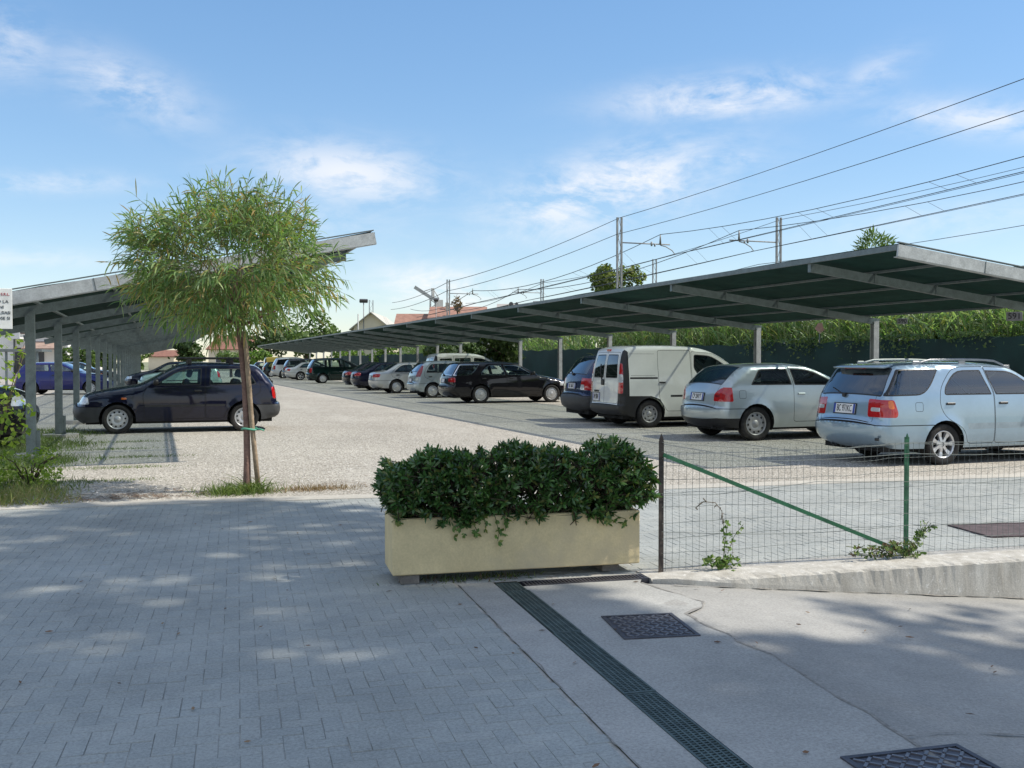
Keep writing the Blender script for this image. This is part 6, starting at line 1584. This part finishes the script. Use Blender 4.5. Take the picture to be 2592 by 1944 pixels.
b=MB(); b.add([(-W/2,-1.9,2.55),(W*.42,-1.9,2.55),(W*.42,0,3.15),(-W/2,0,3.15),(-W/2,-1.9,2.67),(W*.42,-1.9,2.67),(W*.42,0,3.27),(-W/2,0,3.27)],[(0,1,2,3),(4,5,6,7),(0,1,5,4),(1,2,6,5),(2,3,7,6),(3,0,4,7)]); b.build('porch_roof',[M_('weathered tiles',(.34,.24,.19),.9,0,.3,2,world=True)],g)
house('house','low white outbuilding with a flat top right of the white houses',152,178,888,95,6,whitewall,.5,base=0)
house('house','house with a red tiled roof left of the young tree stem',528,625,884,150,12,creamwall,2.1,rmat=rooftile,wins=((.3,1.0,1.2,1.3),(.7,1.0,1.2,1.3)))
house('house','low red roof peeping over the far end of the left carport',376,440,903,160,10,creamwall,1.0)
house('house','cream house with a white-edged gable above the far carport roof',896,984,828,120,14,creamwall,1.7,gable_front=True,rmat=M_('pale fascia',(.5,.48,.42),.8),eave=.5)
house('house','long far house with an orange roof right of the cream gable',1000,1082,836,150,10,creamwall,2.6,rmat=M_('orange tiles',(.31,.17,.125),.9,0,.25,1.2,world=True))
house('house','large far house with an orange roof behind the slim railway mast',1088,1225,806,150,10,creamwall,1.9,rmat=M_('orange tiles',(.31,.17,.125),.9,0,.25,1.2,world=True),chim=True)
house('house','pale far building with a low roof right of the orange roofs',1262,1352,785,170,10,M_('pale grey render',(.55,.52,.47),.9),1.2,rmat=M_('grey roof',(.35,.33,.30),.9))
house('house','far flat-roofed dark building behind the right carport roof below the second mast arm',1357,1440,768,150,10,M_('brown grey render',(.25,.24,.22),.9),.5,rmat=M_('dark roof slab',(.14,.14,.14),.9))
# low shelter over the cars far left
g=empty('shelter',at(20,945,60)[:2]+(0,),-YAW+.25); tag(g,'low dark flat-roofed parking shelter in front of the white house at far left','shelter')
b=MB(); b.box((-9,-1.5,2.05),(2.2,1.5,2.2)); b.build('roof',[galv_dark],g)
for x in (-8,-5,-2,.2,1.9):
    b=MB(); b.box((x-.06,-1.3,0),(x+.06,-1.18,2.05)); b.build('post',[galv],g)
p=at(2075,832,29.0); b=MB(); b.prism([(0,-.16),(.15,0),(.06,.16),(-.06,.16),(-.15,0)],-.006,.006,0,Matrix.Rotation(-YAW-.2,4,'Z')@Matrix.Rotation(PI/2,4,'X'))
o=b.build('sign_plate',[M_('faded pink metal',(.42,.24,.20),.8)]); o.location=p; tag(o,'small faded pink sign plate among the reeds','sign')
b=MB(); b.tube([(0,.02,-p[2]+.1),(0,.02,.12)],.02,6); b.build('pole',[galv_dark],o)
# ================================================================== parked cars
GR='cars parked under the right carport'; GL='cars parked under the left carport'
def right(S,name,label,cat,X,Ynear,pm,**kw): return make_car(S,name,label,cat,(X,Ynear+S['W']/2-.05,0),kw.pop('rz',0),pm,kw.pop('group',GR),**kw)
iceblue=paint('ice blue metallic',(.35,.47,.57),.6,.28); silver=paint('silver metallic',(.46,.52,.54),.65,.32); blackp=paint('black paint',(.010,.009,.012),.1,.28); navy=paint('dark blue paint',(.006,.007,.024),.1,.3)
whitep=paint('white paint',(.72,.73,.68),.0,.35); dgreen=paint('dark green paint',(.006,.022,.020),.35,.28); bluep=paint('bright blue paint',(.006,.012,.13),.2,.3); mint=paint('pale mint metallic',(.36,.52,.47),.4,.35); dgrey=paint('dark grey metallic',(.06,.065,.075),.5,.3); lsilver=paint('light silver',(.60,.61,.60),.5,.33); red=paint('dark red paint',(.16,.008,.012),.2,.3); yellow=paint('yellow paint',(.55,.42,.10),.0,.4); mblue=paint('midnight blue metallic',(.02,.035,.09),.5,.26)
# estate nearest the camera
r,sh,tg=right(SP['estate'],'estate_car','pale ice-blue estate car with roof rails, nearest car behind the wire fence','car',10.42,11.05,iceblue,ps='BC 971KC',res=.8)
S=SP['estate']
for sg in (1,-1):
    b=MB(); pts=[]
    for i in range(13):
        x=-.35+1.75*i/12; e=min(i,12-i)/2; p=sh.topmap(np.array([sh.top_s(x=x)]),np.array([sg*.93]))[0]; pts.append((x,p[1],p[2]+.0+.058*min(1,e)))
    b.tube(pts,[.018]*13,8); 
    for x in (-.3,.52,1.33):
        p=sh.topmap(np.array([sh.top_s(x=x)]),np.array([sg*.93]))[0]; b.box((x-.06,p[1]-.014,p[2]-.02),(x+.06,p[1]+.014,p[2]+.05),bev=.008)
    b.build('roof_rail',[M_('roof rail grey',(.30,.31,.32),.4,.5)],r)
b=MB(); p=sh.rear_point(1.36); v=[]
for y in np.linspace(-.54,.54,9):
    q=1-.10*(abs(y)/.54)**3; v+= [(-.66,y,1.425),(-.90*1-.0+.06*(abs(y)/.54)**2,y,1.385),(-.88+.06*(abs(y)/.54)**2,y,1.36),(-.70,y,1.375)]
b.add(v,[(4*i+k,4*i+(k+1)%4,4*i+4+(k+1)%4,4*i+4+k) for i in range(8) for k in range(4)]+[(3,2,1,0),(32,33,34,35)],0,True); b.build('spoiler',[iceblue],tg)
b=MB(); b.box((-.875,-.22,1.352),(-.845,.22,1.372),bev=.004); b.build('brake_light',[taillens_dk],tg)
b=MB(); b.box((-1.075,-.72,.36),(-1.03,-.66,.40),bev=.01); b.tube([(-1.0,.25,.25),(-.96,.25,.23),(-.96,.36,.23),(-1.0,.36,.25)],.014,6); b.build('tow_eye',[black],r)
# silver three-door hatchback
r,sh,tg=right(SP['coupe_hatch'],'hatchback','silver three-door hatchback parked between the white van and the ice-blue estate','car',10.35,15.58,silver,ps='CP 204YT',res=.85)
# white van
r,sh,tg=right(SP['van'],'delivery_van','white panel van with black plastic corners and twin rear doors','van',10.18,19.43,whitep,ps='AM 590AF',res=.9)
b=MB(); ps_=sh.rear_point(.99,.07); b.box((ps_[0]-.03,.0,.93),(ps_[0]+.01,.13,1.06),bev=.012); b.build('handle',[black],tg)
b=MB(); ps_=sh.rear_point(1.12,.15); b.tube([(ps_[0]-.03,.10,1.06),(ps_[0]-.035,.14,1.22),(ps_[0]-.01,.17,1.40)],.014,6); b.build('wiper',[black],tg)
b=MB(); ps_=sh.rear_point(.79,.35); b.box((ps_[0]-.022,.28,.80),(ps_[0]+.01,.50,.815)); b.box((ps_[0]-.018,.28,.775),(ps_[0]+.01,.37,.798)); b.box((ps_[0]-.018,.41,.775),(ps_[0]+.01,.50,.798)); b.build('plate_lamp',[black],tg)
b=MB(); ps_=sh.rear_point(1.70,0); b.box((ps_[0]-.03,-.09,1.69),(ps_[0]+.02,.09,1.735),bev=.01); b.build('brake_light',[taillens],r)
# dark MPV beside the van
MPV=stretch('hatch',1.14,W=1.77,bumper='grey',wheel='spoke5',rimmat=alloy,R=.315,wiper=1.12,plate=(.86,.46,.13)); MPV['E']=[(p[0]-(.06 if p[0]<0 else 0),p[1],p[2]+.03,p[3]+.02) for p in MPV['E']]
right(MPV,'people_carrier','midnight blue people carrier half hidden behind the white van','car',10.33,21.45,mblue,ps='BZ 366TL',res=1)
# black estate
BE=variant('estate',W=1.78,wheel='slots',rimmat=hubgrey,trim=chrome,R=.315,gm=gl_mid,bmirror=1,mould=[],trimw=.022,wing={0:gl_dark},lamps_side=[('tail',[(-1.3,.74),(-.92,.74),(-.92,.90),(-1.3,.90)]),('head',[(3.0,.60),(3.6,.60),(3.6,.74),(3.0,.74)])],lamps_top=[('taild',[(.74,.52),(.74,1.2),(.90,1.2),(.90,.52)],'rear'),('tail',[(.80,.54),(.80,.85),(.85,.85),(.85,.54)],'rear'),('head',[(.60,.40),(.60,1.2),(.72,1.2),(.72,.42)],'front')],plate=(.78,.40,.13))
BE['E']=[(p[0]*1.06+(-.02 if p[0]<0 else 0),p[1],p[2],p[3]) for p in BE['E']]; BE['wb']=2.66
BE['ws']=tuple(a*1.06 for a in BE['ws']); BE['windows']=[([(q[0]*1.06,)+tuple(q[1:]) for q in w_],i) for w_,i in BE['windows']]; BE['doors']=[[(q[0]*1.06+(.0),)+tuple(q[1:]) for q in w_] for w_ in BE['doors']]; BE['handles']=[.12,1.12]; BE['mirror']=1.97
right(BE,'estate_car','black estate car with chrome window frames and silver wheel covers','car',10.6,32.8,blackp,res=1)
SH=stretch('hatch',1.04,W=1.66,bumper='paint',wheel='slots',lamps_side=[('taild',[(-1.0,.85),(-.50,.85),(-.34,1.28),(-.48,1.30),(-1.0,1.3)])],lamps_top=[('taild',[(.85,.62),(.85,1.2),(1.32,1.2),(1.32,.56)],'rear')],handles=[-.1,.92])
right(SH,'hatchback','silver hatchback with tall red tail lamps next to the black estate','car',10.35,38.3,silver,lod=1,res=1.15)
SV=stretch('van',1.0,wheel='steel'); SV['windows']=SV['windows']+[([(.26,1.12),(.26,1.60),(.98,1.62),(.98,1.12)],1),([(-.42,1.12),(-.40,1.58),(.14,1.60),(.14,1.12)],None)]
right(SV,'delivery_van','white van with side windows, only its roof showing above the silver hatchback','van',11.7,40.6,whitep,lod=2,res=1.3)
right(SP['sedan'],'saloon_car','silver saloon car with round wheel cover between the tall-lamp hatchback and the dark saloon','car',10.25,44.2,lsilver,lod=1,res=1.1)
right(variant('sedan',W=1.74,R=.315,wheel='spoke5',rimmat=alloy),'saloon_car','dark blue-black saloon car left of the silver saloon','car',10.3,49.0,navy,lod=1,res=1.15)
right(variant('sedan',W=1.74),'saloon_car','dark saloon car mostly hidden behind the blue-black saloon','car',10.6,53.2,blackp,lod=2,res=1.3)
right(SP['minivan'],'people_carrier','dark green people carrier with a tinted glass side','car',10.35,66.2,dgreen,lod=1,res=1.2)
right(variant('sedan',W=1.76,wheel='spoke5',rimmat=alloy,R=.33,lamps_top=[('tail',[(.76,.52),(.76,1.2),(.90,1.2),(.90,.52)],'rear')]),'saloon_car','light silver car with a red oval tail lamp beyond the dark green people carrier','car',10.4,77.6,lsilver,lod=2,res=1.4)
right(variant('minivan',R=.36,wheel='spoke5'),'people_carrier','dark grey people carrier between the two light silver cars far along the right row','car',10.6,82,dgrey,lod=2,res=1.4)
right(stretch('minivan',1.08,R=.37,wheel='spoke5',rimmat=alloy,gm=gl_vdark),'off_road_car','tall silver off-road car far along the right row','car',10.2,86.5,lsilver,lod=2,res=1.5)
right(SP['hatch'],'hatchback','dark hatchback with red lamps beyond the tall silver off-road car','car',10.0,95,dgreen,lod=2,res=1.6)
right(stretch('van',1.05),'delivery_van','yellow van at the far end of the right row','van',10.6,100,yellow,lod=2,res=1.8)
right(SP['hatch'],'hatchback','dark car at the very far end of the right row left of the yellow van','car',10.0,106,navy,lod=2,res=1.8,group='cars parked at the far end')
# left row
S=SP['hatch']
r,sh,tg=make_car(S,'hatchback','dark navy five-door hatchback with black roof bars under the left carport','car',(1.70,21.4+S['W']/2-.05,0),PI,navy,GL,res=.85)
for sg in (1,-1):
    b=MB(); b.box((-.17,sg*.50-.028,1.505),(1.30,sg*.50+.028,1.55),bev=.012)
    for x in (.24,1.08): b.box((x-.045,sg*.50-.04,1.40),(x+.045,sg*.50+.04,1.505),bev=.012)
    b.build('roof_bar',[black],r)
ES=stretch('hatch',1.0,bumper='paint',lamps_side=[('tail',[(-1.0,.70),(-.56,.70),(-.50,1.0),(-1.0,1.0)])])
r_,_,_=make_car(ES,'hatchback','pale mint hatchback seen through the windows of the dark navy hatchback','car',(2.2,49.5+.8,0),PI,mint,GL,res=1,lod=1); r_.scale=(.93,1,1)
make_car(SP['estate'],'estate_car','dark car parked beyond the mint hatchback under the left carport','car',(1.78,52.3+.8,0),PI,navy,GL,res=1.2,lod=1)
# beyond the left posts
OB=stretch('hatch',1.0,bumper='paint',doors=[SP['coupe_hatch']['doors'][0]],windows=SP['coupe_hatch']['windows'],handles=[.95],zb=.96,mould=[],wing={})
ex=math.atan2(46.8-48,-3.1+5.0)
r_,_,_=make_car(OB,'small_car','small bright blue three-door car seen between the left carport posts','car',(-5.1,48.6,0),-.18,bluep,None,res=1)
BK=stretch('hatch',1.2,R=.32,wheel='spoke5',bumper='paint'); 
make_car(BK,'hatchback','black car with its front end behind the nearest left carport post','car',(-5.30,18.9,0),0,blackp,None,res=1)
make_car(SP['hatch'],'hatchback','dark car facing right seen between the middle left carport posts','car',(-5.6,66,0),0,blackp,None,res=1.3,lod=2)
make_car(SP['van'],'delivery_van','white van standing in front of the white house at far left','van',(-24,66,0),.3,whitep,None,res=1.4,lod=2)
